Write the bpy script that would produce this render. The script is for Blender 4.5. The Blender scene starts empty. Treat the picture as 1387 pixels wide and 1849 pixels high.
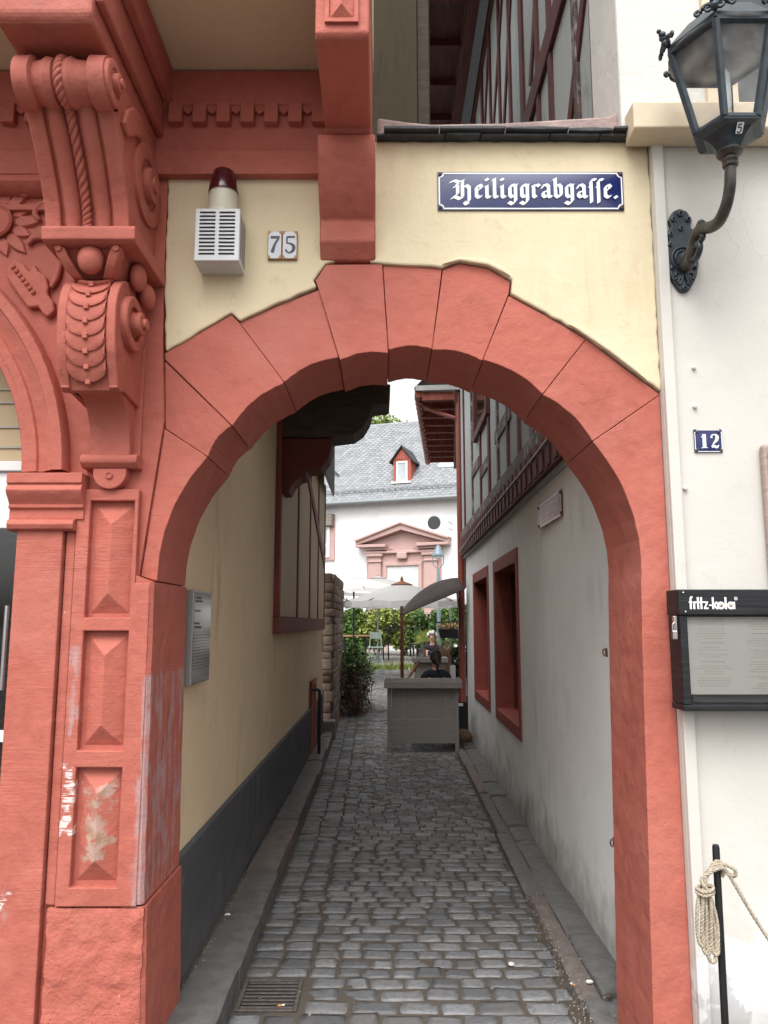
import bpy, bmesh, math, random
from mathutils import Vector, Matrix
random.seed(11)
R = math.radians
S = bpy.context.scene
COL = S.collection

# ------------------------------------------------------------------ camera, sky, sun, exposure
cam_d = bpy.data.cameras.new("camera"); cam = bpy.data.objects.new("camera", cam_d); COL.objects.link(cam)
cam.location = (0, 0, 1.65); cam.rotation_euler = (R(90 + 8.2), 0, 0)
cam_d.sensor_width = 36; cam_d.lens = 27.05; cam_d.clip_start = .05; cam_d.clip_end = 1000
S.camera = cam
W = bpy.data.worlds.new("World"); S.world = W; W.use_nodes = True
wn = W.node_tree; bg = wn.nodes["Background"]
sky = wn.nodes.new("ShaderNodeTexSky"); sky.sky_type = 'NISHITA'; sky.sun_disc = False
SUN_EL, SUN_AZ = 60, 197          # degrees; azimuth clockwise from +Y: behind the photographer, a little to the left
sky.sun_elevation = R(SUN_EL); sky.sun_rotation = R(SUN_AZ); sky.dust_density = 5; sky.ozone_density = 1
hs = wn.nodes.new("ShaderNodeHueSaturation"); hs.inputs["Saturation"].default_value = .06
wn.links.new(sky.outputs[0], hs.inputs["Color"]); wn.links.new(hs.outputs[0], bg.inputs[0])
bg.inputs[1].default_value = .15
sl = bpy.data.lights.new("sun", 'SUN'); sl.energy = .75; sl.angle = R(60); sl.color = (1, .97, .93)
sun = bpy.data.objects.new("sun", sl); COL.objects.link(sun)
az, el = R(SUN_AZ), R(SUN_EL)
to_sun = Vector((math.sin(az) * math.cos(el), math.cos(az) * math.cos(el), math.sin(el)))
sun.rotation_euler = to_sun.to_track_quat('Z', 'Y').to_euler()
S.view_settings.view_transform = 'Standard'; S.view_settings.look = 'None'
S.view_settings.exposure = 1.16; S.view_settings.gamma = 1; S.view_settings.use_curve_mapping = False
S.cycles.max_bounces = 7; S.cycles.diffuse_bounces = 5; S.cycles.glossy_bounces = 2; S.cycles.caustics_reflective = False; S.cycles.caustics_refractive = False; S.cycles.transparent_max_bounces = 12

# ------------------------------------------------------------------ materials
MATS = {}
class NB:
    def __init__(s, name):
        s.m = bpy.data.materials.new(name); s.m.use_nodes = True; s.t = s.m.node_tree; s.n = s.t.nodes
        s.b = s.n["Principled BSDF"]; s.g = s.n.new("ShaderNodeNewGeometry").outputs["Position"]
    def set(s, sock, v):
        if isinstance(v, (int, float)): sock.default_value = v
        elif isinstance(v, tuple): sock.default_value = v if len(v) != 3 or sock.type != 'RGBA' else (*v, 1)
        else: s.t.links.new(v, sock)
    def math(s, op, a, b=0., clamp=False):
        n = s.n.new("ShaderNodeMath"); n.operation = op; n.use_clamp = clamp; s.set(n.inputs[0], a); s.set(n.inputs[1], b); return n.outputs[0]
    def scl(s, v, sc):
        n = s.n.new("ShaderNodeVectorMath"); n.operation = 'MULTIPLY'; s.set(n.inputs[0], v); n.inputs[1].default_value = sc; return n.outputs[0]
    def noise(s, scale, detail=4, v=None, rough=.55, dist=0):
        n = s.n.new("ShaderNodeTexNoise"); s.set(n.inputs["Vector"], v if v is not None else s.g); n.inputs["Scale"].default_value = scale
        n.inputs["Detail"].default_value = detail; n.inputs["Roughness"].default_value = rough; n.inputs["Distortion"].default_value = dist
        return n.outputs["Fac"]
    def vor(s, scale, v=None, feat='F1', out="Distance"):
        n = s.n.new("ShaderNodeTexVoronoi"); n.feature = feat; s.set(n.inputs["Vector"], v if v is not None else s.g); n.inputs["Scale"].default_value = scale
        return n.outputs[out]
    def ramp(s, f, a, b, ca=0., cb=1.):
        n = s.n.new("ShaderNodeMapRange"); n.clamp = True; s.set(n.inputs[0], f); n.inputs[1].default_value = a; n.inputs[2].default_value = b
        n.inputs[3].default_value = ca; n.inputs[4].default_value = cb; return n.outputs[0]
    def mix(s, f, a, b, mode='MIX'):
        n = s.n.new("ShaderNodeMix"); n.data_type = 'RGBA'; n.blend_type = mode; s.set(n.inputs[0], f); s.set(n.inputs[6], a); s.set(n.inputs[7], b)
        return n.outputs[2]
    def attr(s, name):
        n = s.n.new("ShaderNodeAttribute"); n.attribute_name = name; return n.outputs["Fac"]
    def rnd(s): return s.n.new("ShaderNodeObjectInfo").outputs["Random"]
    def xyz(s):
        n = s.n.new("ShaderNodeSeparateXYZ"); s.set(n.inputs[0], s.g); return n.outputs
    def boxmask(s, x, z, hx, hz, ragged=.03, nscale=30, soft=.012):
        o = s.xyz(); nz = s.math('MULTIPLY', s.math('SUBTRACT', s.noise(nscale, 5), .5), ragged * 4)
        ax = s.math('SUBTRACT', s.math('ABSOLUTE', s.math('SUBTRACT', o[0], x)), hx)
        azz = s.math('SUBTRACT', s.math('ABSOLUTE', s.math('SUBTRACT', o[2], z)), hz)
        d = s.math('ADD', s.math('MAXIMUM', ax, azz), nz)
        return s.ramp(d, soft, -soft)
    def bump(s, h, strength=.3, dist=.004):
        n = s.n.new("ShaderNodeBump"); n.inputs["Strength"].default_value = strength; n.inputs["Distance"].default_value = dist
        s.set(n.inputs["Height"], h); s.set(s.b.inputs["Normal"], n.outputs[0])
    def done(s, col, rough=.7, metal=0, spec=.4):
        s.set(s.b.inputs["Base Color"], col); s.set(s.b.inputs["Roughness"], rough); s.set(s.b.inputs["Metallic"], metal)
        s.b.inputs["Specular IOR Level"].default_value = spec; return s.m
def darker(c, k): return tuple(x * k for x in c)
def simple(name, col, rough=.6, var=.18, vs=8, bump=.15, bs=80, bd=.002, metal=0, spec=.4, stretch=None):
    b = NB(name); v = b.scl(b.g, stretch) if stretch else None
    n = b.noise(vs, 5, v)
    c = b.mix(b.ramp(n, .3, .7), darker(col, 1 - var), darker(col, 1 + var * .6))
    if bump: b.bump(b.noise(bs, 4, v), bump, bd)
    return b.done(c, rough, metal, spec)

def red_stone(name, base=(.44, .120, .086), tool=.16, wear=(), rough=1.):
    b = NB(name)
    big = b.noise(2.2, 3); fine = b.noise(24, 3)
    c = b.mix(b.ramp(big, .3, .72), darker(base, .86), darker(base, 1.1))
    c = b.mix(b.math('MULTIPLY', b.rnd(), .26), c, darker(base, .62)); c = b.mix(b.ramp(b.noise(1.4, 3, rough=.7), .52, .70, 0, .4), c, (base[0] * 1.15, base[1] * 1.6, base[2] * 1.75)); c = b.mix(b.ramp(fine, .35, .7, 0, .35), c, (base[0] * 1.12, base[1] * 1.35, base[2] * 1.45))
    dirt = b.math('MULTIPLY', b.ramp(b.noise(5.5, 4, rough=.7), .56, .72), .4)
    c = b.mix(dirt, c, darker(base, .62))
    # small chips down to pale undercoat
    chips = b.ramp(b.noise(46, 3, rough=.6), .735, .75)
    c = b.mix(b.math('MULTIPLY', chips, b.ramp(b.noise(3.1, 2), .5, .6)), c, (.62, .45, .41))
    c = b.mix(b.ramp(b.noise(130, 2), .66, .74, 0, .45), c, darker(base, .5))
    for (x, z, hx, hz, kind) in wear:
        if kind == 'white':
            m = b.boxmask(x, z, hx, hz, .035, 20, .006); st = b.ramp(b.noise(1, 2, b.scl(b.g, (14, 14, 150)), dist=.5), .46, .5)
            c = b.mix(b.math('MULTIPLY', m, st), c, (.64, .55, .52))
        elif kind == 'stone':
            m = b.boxmask(x, z, hx, hz, .055, 16); st = b.ramp(b.noise(34, 4), .36, .4)
            sc = b.mix(b.ramp(b.noise(18, 5), .4, .6), (.33, .20, .13), (.45, .29, .25))
            c = b.mix(b.math('MULTIPLY', m, st), c, sc)
        else:
            m = b.boxmask(x, z, hx, hz, .022, 14); st = b.ramp(b.noise(1, 4, b.scl(b.g, (22, 22, 4))), .47, .51)
            c = b.mix(b.math('MULTIPLY', m, st), c, (.40, .235, .225))
    pits = b.ramp(b.vor(38), .0, .16)
    pm = b.ramp(b.noise(6, 2), .44, .56)
    hgt = b.math('ADD', b.math('MULTIPLY', b.noise(7, 4), 1.7), b.math('MULTIPLY', b.noise(75, 2), .3))
    hgt = b.math('ADD', hgt, b.math('MULTIPLY', b.math('MULTIPLY', pits, pm), .45))
    if tool:
        tl = b.noise(1, 2, b.scl(b.g, (9, 9, 120)), dist=.6)
        hgt = b.math('ADD', hgt, b.math('MULTIPLY', b.math('MULTIPLY', tl, b.ramp(big, .42, .62)), tool))
    b.bump(hgt, .5, .0095 * rough)
    return b.done(c, b.ramp(fine, .3, .7, .62, .8), 0, .28)

def plaster(name, base, dirt=(.25, .22, .18), dirt_amt=.25, bs=55, bstr=.35, patches=None, top_dirt=None, streak=0.):
    b = NB(name)
    c = b.mix(b.ramp(b.noise(1.7, 5), .3, .7), darker(base, .93), darker(base, 1.04))
    sp = b.math('MULTIPLY', b.ramp(b.noise(9, 4, rough=.75), .60, .74), dirt_amt)
    c = b.mix(sp, c, dirt)
    if streak:
        sk = b.math('MULTIPLY', b.ramp(b.noise(1, 5, b.scl(b.g, (6, 6, 1.1)), rough=.65, dist=1.2), .52, .72), b.math('MULTIPLY', b.ramp(b.noise(1.3, 2), .45, .62), streak * 1.6))
        c = b.mix(sk, c, dirt)
    if top_dirt:
        o = b.xyz(); d = b.ramp(b.math('ADD', o[2], b.math('MULTIPLY', b.noise(9, 6), .25)), top_dirt[0], top_dirt[1], 0, top_dirt[2])
        c = b.mix(d, c, dirt)
    if patches:
        o = b.xyz()
        for (thr0, thr1, sc, col, zmax) in patches:
            m = b.ramp(b.noise(sc, 6, rough=.6), thr0, thr1)
            m = b.math('MULTIPLY', m, b.ramp(o[2], zmax + .05, zmax - .25))
            c = b.mix(m, c, col)
    o_ = b.xyz(); spl = b.math('MULTIPLY', b.ramp(b.math('ADD', o_[2], b.math('MULTIPLY', b.noise(7, 3), -.5)), .12, -.2, 0, .6), 1.)
    c = b.mix(spl, c, darker(dirt, .8))
    wv = b.n.new("ShaderNodeVectorMath"); wv.operation = 'ADD'; wn_ = b.n.new("ShaderNodeTexNoise"); wn_.inputs["Scale"].default_value = 3; b.set(wn_.inputs["Vector"], b.g); b.set(wv.inputs[0], b.g); b.t.links.new(wn_.outputs["Color"], wv.inputs[1])
    crack = b.ramp(b.vor(1.1, wv.outputs[0], 'DISTANCE_TO_EDGE'), .004, .0015); crack = b.math('MULTIPLY', crack, b.ramp(b.noise(.9, 1), .60, .64))
    c = b.mix(b.math('MULTIPLY', crack, .3), c, darker(dirt, .7))
    hgt = b.math('ADD', b.math('MULTIPLY', b.noise(9, 3), 1.2), b.math('MULTIPLY', b.noise(bs, 3, rough=.65), .35))
    b.bump(hgt, bstr, .008)
    return b.done(c, .82, 0, .25)

def wood(name, base, axis=(3, 3, 40), rough=.65, var=.45, pale=None):
    b = NB(name); n = b.noise(1, 6, b.scl(b.g, axis), rough=.65)
    c = b.mix(b.ramp(n, .3, .7), darker(base, 1 - var), darker(base, 1 + var * .5))
    if pale: c = b.mix(b.ramp(b.noise(7, 7, rough=.7), .5, .62, 0, .8), c, pale)
    b.bump(n, .5, .006); return b.done(c, rough, 0, .3)

def tinted(name, dark, light, rough=.6, bs=60, bstr=.3, bd=.003, spec=.4, vs=25, trans=0):
    b = NB(name); t = b.attr("tint")
    c = b.mix(t, dark, light); c = b.mix(b.ramp(b.noise(vs, 4), .35, .7, 0, .35), c, darker(dark, .7))
    if bstr: b.bump(b.noise(bs, 5), bstr, bd)
    m = b.done(c, rough, 0, spec)
    if trans:
        b.b.inputs["Transmission Weight"].default_value = 0
    return m

RED = red_stone("red_stone")
RED_W = red_stone("red_stone_worn", tool=.5, wear=[(-1.165, 1.0, .018, .11, 'white'), (-1.05, .92, .028, .12, 'stone'), (-.888, 1.05, .016, .40, 'flake'), (-1.165, 1.40, .010, .16, 'flake'), (-1.385, .64, .014, .03, 'white'), (-1.40, .68, .022, .09, 'flake')])
RED_R = red_stone("red_stone_rough", tool=.25, rough=2.2)
RED_S = red_stone("red_stone_smooth", tool=0)
YEL = plaster("yellow_plaster", (.68, .575, .39), bstr=.42)
YEL_T = plaster("yellow_plaster_stained", (.69, .59, .405), dirt=(.42, .30, .16), dirt_amt=.35, bstr=.5, top_dirt=(3.66, 3.92, .8), streak=.2)
YEL_A = plaster("yellow_plaster_alley", (.77, .61, .405), bs=160, bstr=.3, dirt_amt=.2, dirt=(.25, .19, .13), streak=.25)
WHT = plaster("white_plaster", (.60, .575, .53), dirt=(.36, .30, .24), dirt_amt=.18, bs=60, bstr=.3, patches=[(.52, .535, 1.6, (.655, .655, .655), .66), (.555, .57, 2.3, (.45, .45, .45), .5)])
WHT2 = plaster("white_rough_plaster", (.61, .595, .565), dirt_amt=.12, bs=42, bstr=.5)
GRY = plaster("grey_white_plaster", (.80, .80, .79), dirt=(.24, .23, .21), dirt_amt=.2, bs=28, bstr=.35, streak=.2, patches=[(.52, .68, 2.2, (.46, .44, .40), .6)])
INFILL = plaster("timber_infill_plaster", (.40, .425, .42), dirt=(.17, .16, .15), dirt_amt=.45, bs=40, streak=.4)
PLINTH = plaster("black_plinth", (.082, .083, .09), dirt=(.19, .19, .19), dirt_amt=.6, bs=60, bstr=.3, streak=.5)
WHITE_FAR = plaster("far_white_plaster", (.86, .86, .86), dirt=(.4, .38, .36), dirt_amt=.25, bs=20, streak=.1)
PINK = plaster("pink_sandstone", (.50, .335, .31), dirt=(.33, .18, .16), dirt_amt=.3, bs=20)
OXB = wood("oxblood_timber", (.105, .03, .028), (40, 4, 4))
OXB_W = wood("weathered_oxblood_timber", (.10, .06, .056), (9, 9, 9), pale=(.33, .30, .29), var=.6)
DKWOOD = wood("dark_stained_timber", (.075, .056, .042), (5, 5, 30))
EAVE = wood("eave_boards", (.095, .04, .034), (30, 4, 4))
EAVE2 = wood("red_eave_boards", (.27, .075, .05), (30, 4, 4))
WHITE_P = simple("white_paint", (.78, .78, .77), .5, .06, 6)
SIGN_BLUE = simple("blue_enamel", (.006, .014, .10), .18, .15, 12, .06, 30, .002, spec=.6)
SIGN_RED = simple("red_enamel", (.24, .035, .04), .32, .3, 14, .05, 30, .002, spec=.7)
LETTER = simple("white_enamel", (.78, .79, .80), .25, .08, 20, 0)
RUST = simple("rusty_metal", (.09, .05, .035), .75, .5, 60)
BLACK_W = wood("black_painted_wood", (.016, .017, .019), (4, 4, 60), rough=.5)
BLACK_M = simple("black_metal", (.012, .012, .014), .35, .3, 20, .08)
LANT = simple("blue_black_cast_iron", (.022, .035, .045), .42, .45, 30, .25, 90, .003, spec=.5)
BRONZE = simple("weathered_bronze_arm", (.055, .05, .042), .4, .6, 25, .15, 90)
STEEL = simple("brushed_steel", (.55, .55, .55), .28, .15, 10, .05, 100, metal=1)
TAUPE = wood("taupe_painted_wood", (.225, .205, .185), (5, 5, 30), var=.12, rough=.6)
ROPE = simple("hemp_rope", (.40, .34, .26), .9, .35, 120, .4, 300, .002)
SKIN = simple("skin", (.55, .31, .22), .5, .1, 20, 0)
NAVY = simple("dark_navy_cloth", (.010, .012, .022), .85, .2, 30)
HAIR_D = simple("dark_brown_hair", (.018, .010, .007), .5, .5, 90, .3, 200)
HAIR_W = simple("white_hair", (.62, .60, .56), .7, .3, 60, .5, 90, .01)
def canvas(name, col, tr):
    b = NB(name); c = b.mix(b.ramp(b.noise(5, 2), .3, .7), darker(col, .95), col); m = b.done(c, .85, 0, .2)
    t = b.n.new("ShaderNodeBsdfTranslucent"); b.set(t.inputs[0], c); mx = b.n.new("ShaderNodeMixShader"); mx.inputs[0].default_value = tr
    b.t.links.new(b.b.outputs[0], mx.inputs[1]); b.t.links.new(t.outputs[0], mx.inputs[2]); b.t.links.new(mx.outputs[0], b.n["Material Output"].inputs[0]); return m
CANVAS = canvas("white_canvas", (.90, .89, .88), .6)
CANVAS_B = simple("taupe_canvas", (.055, .043, .04), .8, .15, 5, .05)
CANVAS_G = simple("grey_canvas", (.30, .29, .28), .8, .1, 5, .05)
TEAK = wood("teak_pole", (.20, .075, .032), (8, 8, 3), rough=.5)
OAK = wood("light_wood_slat", (.42, .25, .12), (4, 30, 30))
GREYPOLE = simple("grey_metal", (.22, .24, .25), .4, .1, 20, 0)
LAMPGREY = simple("blue_grey_lamp_metal", (.16, .22, .25), .35, .1, 20, 0)
GLASS_D = simple("dark_window_glass", (.012, .013, .015), .06, .2, 3, 0, spec=.8)
GLASS_P = simple("pale_window_glass", (.42, .46, .48), .1, .2, 2, 0, spec=.8)
def cobble_mat():
    b = NB("basalt_cobble"); t = b.attr("tint"); c = b.mix(t, (.085, .087, .09), (.225, .228, .235))
    c = b.mix(b.ramp(b.noise(4.5, 3), .5, .66, 0, .45), c, (.15, .132, .11)); c = b.mix(b.ramp(b.noise(38, 4), .42, .7, 0, .5), c, (.06, .06, .064))
    c = b.mix(b.ramp(b.noise(150, 2), .68, .74, 0, .4), c, (.40, .40, .40))
    b.bump(b.math('ADD', b.noise(26, 3), b.math('MULTIPLY', b.noise(110, 3), .4)), .5, .005)
    return b.done(c, b.ramp(b.noise(20, 3), .35, .65, .40, .68), 0, .4)
COBBLE = cobble_mat()
MORTAR = plaster("joint_dirt", (.15, .128, .102), dirt=(.05, .04, .033), dirt_amt=.7, bs=150, bstr=.6)
KERB = simple("basalt_kerb", (.125, .122, .118), .7, .3, 14, .5, 45, .008)
KERB_R = simple("sandstone_kerb", (.15, .125, .115), .75, .3, 14, .5, 45, .008)
SLATE = tinted("slate", (.23, .24, .25), (.33, .34, .355), rough=.5, bstr=.2)
SLATE_D = simple("dark_slate", (.045, .047, .052), .6, .4, 20, .4, 50, .006)
RUBBLE = tinted("rubble_stone", (.12, .082, .062), (.28, .205, .155), rough=.85, bs=40, bstr=.6, bd=.012)
LEAF = tinted("green_leaf", (.025, .065, .014), (.12, .22, .04), rough=.5, bstr=0)
LEAF_Y = tinted("yellow_green_leaf", (.06, .10, .02), (.30, .34, .07), rough=.5, bstr=0)
LEAF_DK = tinted("dark_leaf", (.012, .03, .010), (.05, .10, .022), rough=.45, bstr=0)
TWIG = simple("dry_twig", (.085, .05, .035), .8, .4, 40)
STRAW = tinted("dry_straw", (.30, .18, .09), (.55, .40, .22), rough=.8, bstr=0)
LITTER = simple("paper_litter", (.7, .68, .64), .8, .2, 30)
BUTT = simple("cigarette_filter", (.55, .25, .08), .8, .2, 30)
def glass_mat():
    m = bpy.data.materials.new("lantern_glass"); m.use_nodes = True; t = m.node_tree; o = t.nodes["Material Output"]
    b = t.nodes["Principled BSDF"]; b.inputs["Base Color"].default_value = (.55, .55, .54, 1); b.inputs["Roughness"].default_value = .25
    tr = t.nodes.new("ShaderNodeBsdfTransparent"); mx = t.nodes.new("ShaderNodeMixShader")
    n = t.nodes.new("ShaderNodeTexNoise"); n.inputs["Scale"].default_value = 14; n.inputs["Detail"].default_value = 6
    r = t.nodes.new("ShaderNodeMapRange"); r.inputs[1].default_value = .3; r.inputs[2].default_value = .75; r.inputs[3].default_value = .04; r.inputs[4].default_value = .24
    g = t.nodes.new("ShaderNodeNewGeometry"); t.links.new(g.outputs["Position"], n.inputs["Vector"])
    t.links.new(n.outputs["Fac"], r.inputs[0]); t.links.new(r.outputs[0], mx.inputs[0])
    t.links.new(tr.outputs[0], mx.inputs[1]); t.links.new(b.outputs[0], mx.inputs[2]); t.links.new(mx.outputs[0], o.inputs[0]); return m
GLASS = glass_mat()
def clear_glass():
    m = bpy.data.materials.new("clear_glazing"); m.use_nodes = True; t = m.node_tree; o = t.nodes["Material Output"]
    gl = t.nodes.new("ShaderNodeBsdfGlossy"); gl.inputs["Roughness"].default_value = .03
    tr = t.nodes.new("ShaderNodeBsdfTransparent"); mx = t.nodes.new("ShaderNodeMixShader"); fr = t.nodes.new("ShaderNodeFresnel"); fr.inputs[0].default_value = 1.5
    t.links.new(fr.outputs[0], mx.inputs[0]); t.links.new(tr.outputs[0], mx.inputs[1]); t.links.new(gl.outputs[0], mx.inputs[2]); t.links.new(mx.outputs[0], o.inputs[0]); return m
CLEAR = clear_glass()

# ------------------------------------------------------------------ mesh helpers
class MB:
    def __init__(s): s.v = []; s.f = []; s.t = []
    def add(s, vs, fs, tint=.5):
        o = len(s.v); s.v += [tuple(p) for p in vs]; s.f += [tuple(i + o for i in f) for f in fs]; s.t += [tint] * len(vs); return s
    def box(s, x0, x1, y0, y1, z0, z1, tint=.5):
        return s.add([(x0, y0, z0), (x1, y0, z0), (x1, y1, z0), (x0, y1, z0), (x0, y0, z1), (x1, y0, z1), (x1, y1, z1), (x0, y1, z1)],
                     [(0, 3, 2, 1), (4, 5, 6, 7), (0, 1, 5, 4), (1, 2, 6, 5), (2, 3, 7, 6), (3, 0, 4, 7)], tint)
    def prism(s, poly, a0, a1, axis='Y', tint=.5):
        n = len(poly)
        def P(p, a): return (p[0], a, p[1]) if axis == 'Y' else ((a, p[0], p[1]) if axis == 'X' else (p[0], p[1], a))
        vs = [P(p, a0) for p in poly] + [P(p, a1) for p in poly]
        fs = [tuple(range(n)), tuple(range(2 * n - 1, n - 1, -1))] + [(i, i + n, (i + 1) % n + n, (i + 1) % n) for i in range(n)]
        return s.add(vs, fs, tint)
    def tube(s, pts, r, seg=10, caps=True, tint=.5):
        pts = [Vector(p) for p in pts]; n = len(pts); rs = r if isinstance(r, (list, tuple)) else [r] * n
        vs = []; fs = []; prev = None
        for i, p in enumerate(pts):
            d = (pts[min(i + 1, n - 1)] - pts[max(i - 1, 0)]).normalized()
            a = prev if prev is not None else (Vector((0, 0, 1)) if abs(d.z) < .9 else Vector((1, 0, 0)))
            u = (a - d * a.dot(d)).normalized(); w = d.cross(u); prev = u
            for k in range(seg):
                t = 2 * math.pi * k / seg; vs.append(p + (u * math.cos(t) + w * math.sin(t)) * rs[i])
        for i in range(n - 1):
            for k in range(seg): fs.append((i * seg + k, i * seg + (k + 1) % seg, (i + 1) * seg + (k + 1) % seg, (i + 1) * seg + k))
        if caps: fs += [tuple(range(seg - 1, -1, -1)), tuple(range((n - 1) * seg, n * seg))]
        return s.add(vs, fs, tint)
    def lathe(s, prof, o=(0, 0, 0), axis='Z', seg=20, a0=0, a1=360, tint=.5):
        vs = []; fs = []; full = abs(a1 - a0) >= 360; m = seg if full else seg + 1
        for (r, h) in prof:
            for k in range(m):
                t = R(a0 + (a1 - a0) * k / seg); c, q = r * math.cos(t), r * math.sin(t)
                p = (c, q, h) if axis == 'Z' else ((h, c, q) if axis == 'X' else (c, h, q))
                vs.append((p[0] + o[0], p[1] + o[1], p[2] + o[2]))
        for i in range(len(prof) - 1):
            for k in range(m if full else seg):
                fs.append((i * m + k, i * m + (k + 1) % m, (i + 1) * m + (k + 1) % m, (i + 1) * m + k))
        if full: fs += [tuple(range(m - 1, -1, -1)), tuple(range((len(prof) - 1) * m, len(prof) * m))]
        return s.add(vs, fs, tint)
    def ball(s, c, r, seg=14, rings=9, tint=.5):
        rx, ry, rz = r if isinstance(r, tuple) else (r, r, r); vs = [(c[0], c[1], c[2] - rz)]; fs = []
        for i in range(1, rings):
            p = -math.pi / 2 + math.pi * i / rings
            for k in range(seg):
                t = 2 * math.pi * k / seg; vs.append((c[0] + rx * math.cos(p) * math.cos(t), c[1] + ry * math.cos(p) * math.sin(t), c[2] + rz * math.sin(p)))
        vs.append((c[0], c[1], c[2] + rz)); L = len(vs) - 1
        for k in range(seg): fs.append((0, 1 + (k + 1) % seg, 1 + k)); fs.append((L, L - seg + k, L - seg + (k + 1) % seg))
        for i in range(rings - 2):
            for k in range(seg): a = 1 + i * seg; fs.append((a + k, a + (k + 1) % seg, a + seg + (k + 1) % seg, a + seg + k))
        return s.add(vs, fs, tint)
    def leaf(s, c, size, tint=.5, up=None):
        u = Vector((random.gauss(0, 1), random.gauss(0, 1), random.gauss(0, .7))).normalized()
        w = u.orthogonal().normalized(); w = Matrix.Rotation(random.uniform(0, 6.28), 3, u) @ w; n = u.cross(w); c = Vector(c)
        a, b = size * random.uniform(.7, 1.3), size * random.uniform(.3, .5)
        return s.add([c, c + u * a * .5 + w * b + n * b * .3, c + u * a, c + u * a * .5 - w * b + n * b * .3], [(0, 1, 2), (0, 2, 3)], tint)
    def mesh(s, name, mat, smooth=False, tint=False, fix=True):
        m = bpy.data.meshes.new(name); m.from_pydata(s.v, [], s.f)
        if fix:
            bm = bmesh.new(); bm.from_mesh(m); bmesh.ops.recalc_face_normals(bm, faces=bm.faces); bm.to_mesh(m); bm.free()
        if mat: m.materials.append(mat)
        if smooth is True: m.polygons.foreach_set("use_smooth", [True] * len(m.polygons))
        if tint:
            a = m.attributes.new("tint", 'FLOAT', 'POINT'); a.data.foreach_set("value", s.t)
        return m
    def obj(s, name, mat, parent=None, smooth=False, bevel=0, seg=2, tint=False, fix=True, angle=35):
        o = bpy.data.objects.new(name, s.mesh(name, mat, smooth, tint, fix)); COL.objects.link(o)
        if parent is not None:
            o.parent = parent; o.matrix_parent_inverse = parent_inv(parent)
        if bevel:
            b = o.modifiers.new("edge", 'BEVEL'); b.width = bevel; b.segments = seg; b.limit_method = 'ANGLE'; b.angle_limit = R(angle); b.harden_normals = False
        if smooth == 'auto':
            o.data.polygons.foreach_set("use_smooth", [True] * len(o.data.polygons)); shade_auto(o, 40)
        return o
def shade_auto(o, ang):
    bm = bmesh.new(); bm.from_mesh(o.data)
    for e in bm.edges:
        e.smooth = not (len(e.link_faces) == 2 and e.calc_face_angle(0) > R(ang))
    bm.to_mesh(o.data); bm.free()
def wmat(o):
    m = Matrix.LocRotScale(o.location, o.rotation_euler, o.scale)
    return m if o.parent is None else wmat(o.parent) @ o.matrix_parent_inverse @ m
def parent_inv(p): return wmat(p).inverted()
def tag(o, label, cat, group=None, kind=None):
    if label: o["label"] = label
    if cat: o["category"] = cat
    if group: o["group"] = group
    if kind: o["kind"] = kind
    return o
def thing(name, label, cat, loc=(0, 0, 0), group=None):
    o = bpy.data.objects.new(name, None); COL.objects.link(o); o.location = loc; o.empty_display_size = .1
    return tag(o, label, cat, group)
def structure(o): o["kind"] = "structure"; return o
def bx(name, mat, parent, x0, x1, y0, y1, z0, z1, bevel=0, **k): return MB().box(x0, x1, y0, y1, z0, z1).obj(name, mat, parent, bevel=bevel, **k)
def smooth_path(pts, n=8):
    pts = [Vector(p) for p in pts]; out = []
    for i in range(len(pts) - 1):
        p0, p1, p2, p3 = pts[max(i - 1, 0)], pts[i], pts[i + 1], pts[min(i + 2, len(pts) - 1)]
        for k in range(n):
            t = k / n; out.append(.5 * ((2 * p1) + (p2 - p0) * t + (2 * p0 - 5 * p1 + 4 * p2 - p3) * t * t + (3 * p1 - p0 - 3 * p2 + p3) * t ** 3))
    out.append(pts[-1]); return out
def bar(mb, a, b, w, d, nrm, tint=.5):
    """a flat timber from a to b, w wide in the plane, d thick along nrm"""
    a, b, n = Vector(a), Vector(b), Vector(nrm).normalized(); t = (b - a).normalized(); s = n.cross(t) * (w / 2)
    vs = [a - s, b - s, b + s, a + s]; vs = vs + [p + n * d for p in vs]
    return mb.add(vs, [(0, 3, 2, 1), (4, 5, 6, 7), (0, 1, 5, 4), (1, 2, 6, 5), (2, 3, 7, 6), (3, 0, 4, 7)], tint)

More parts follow.
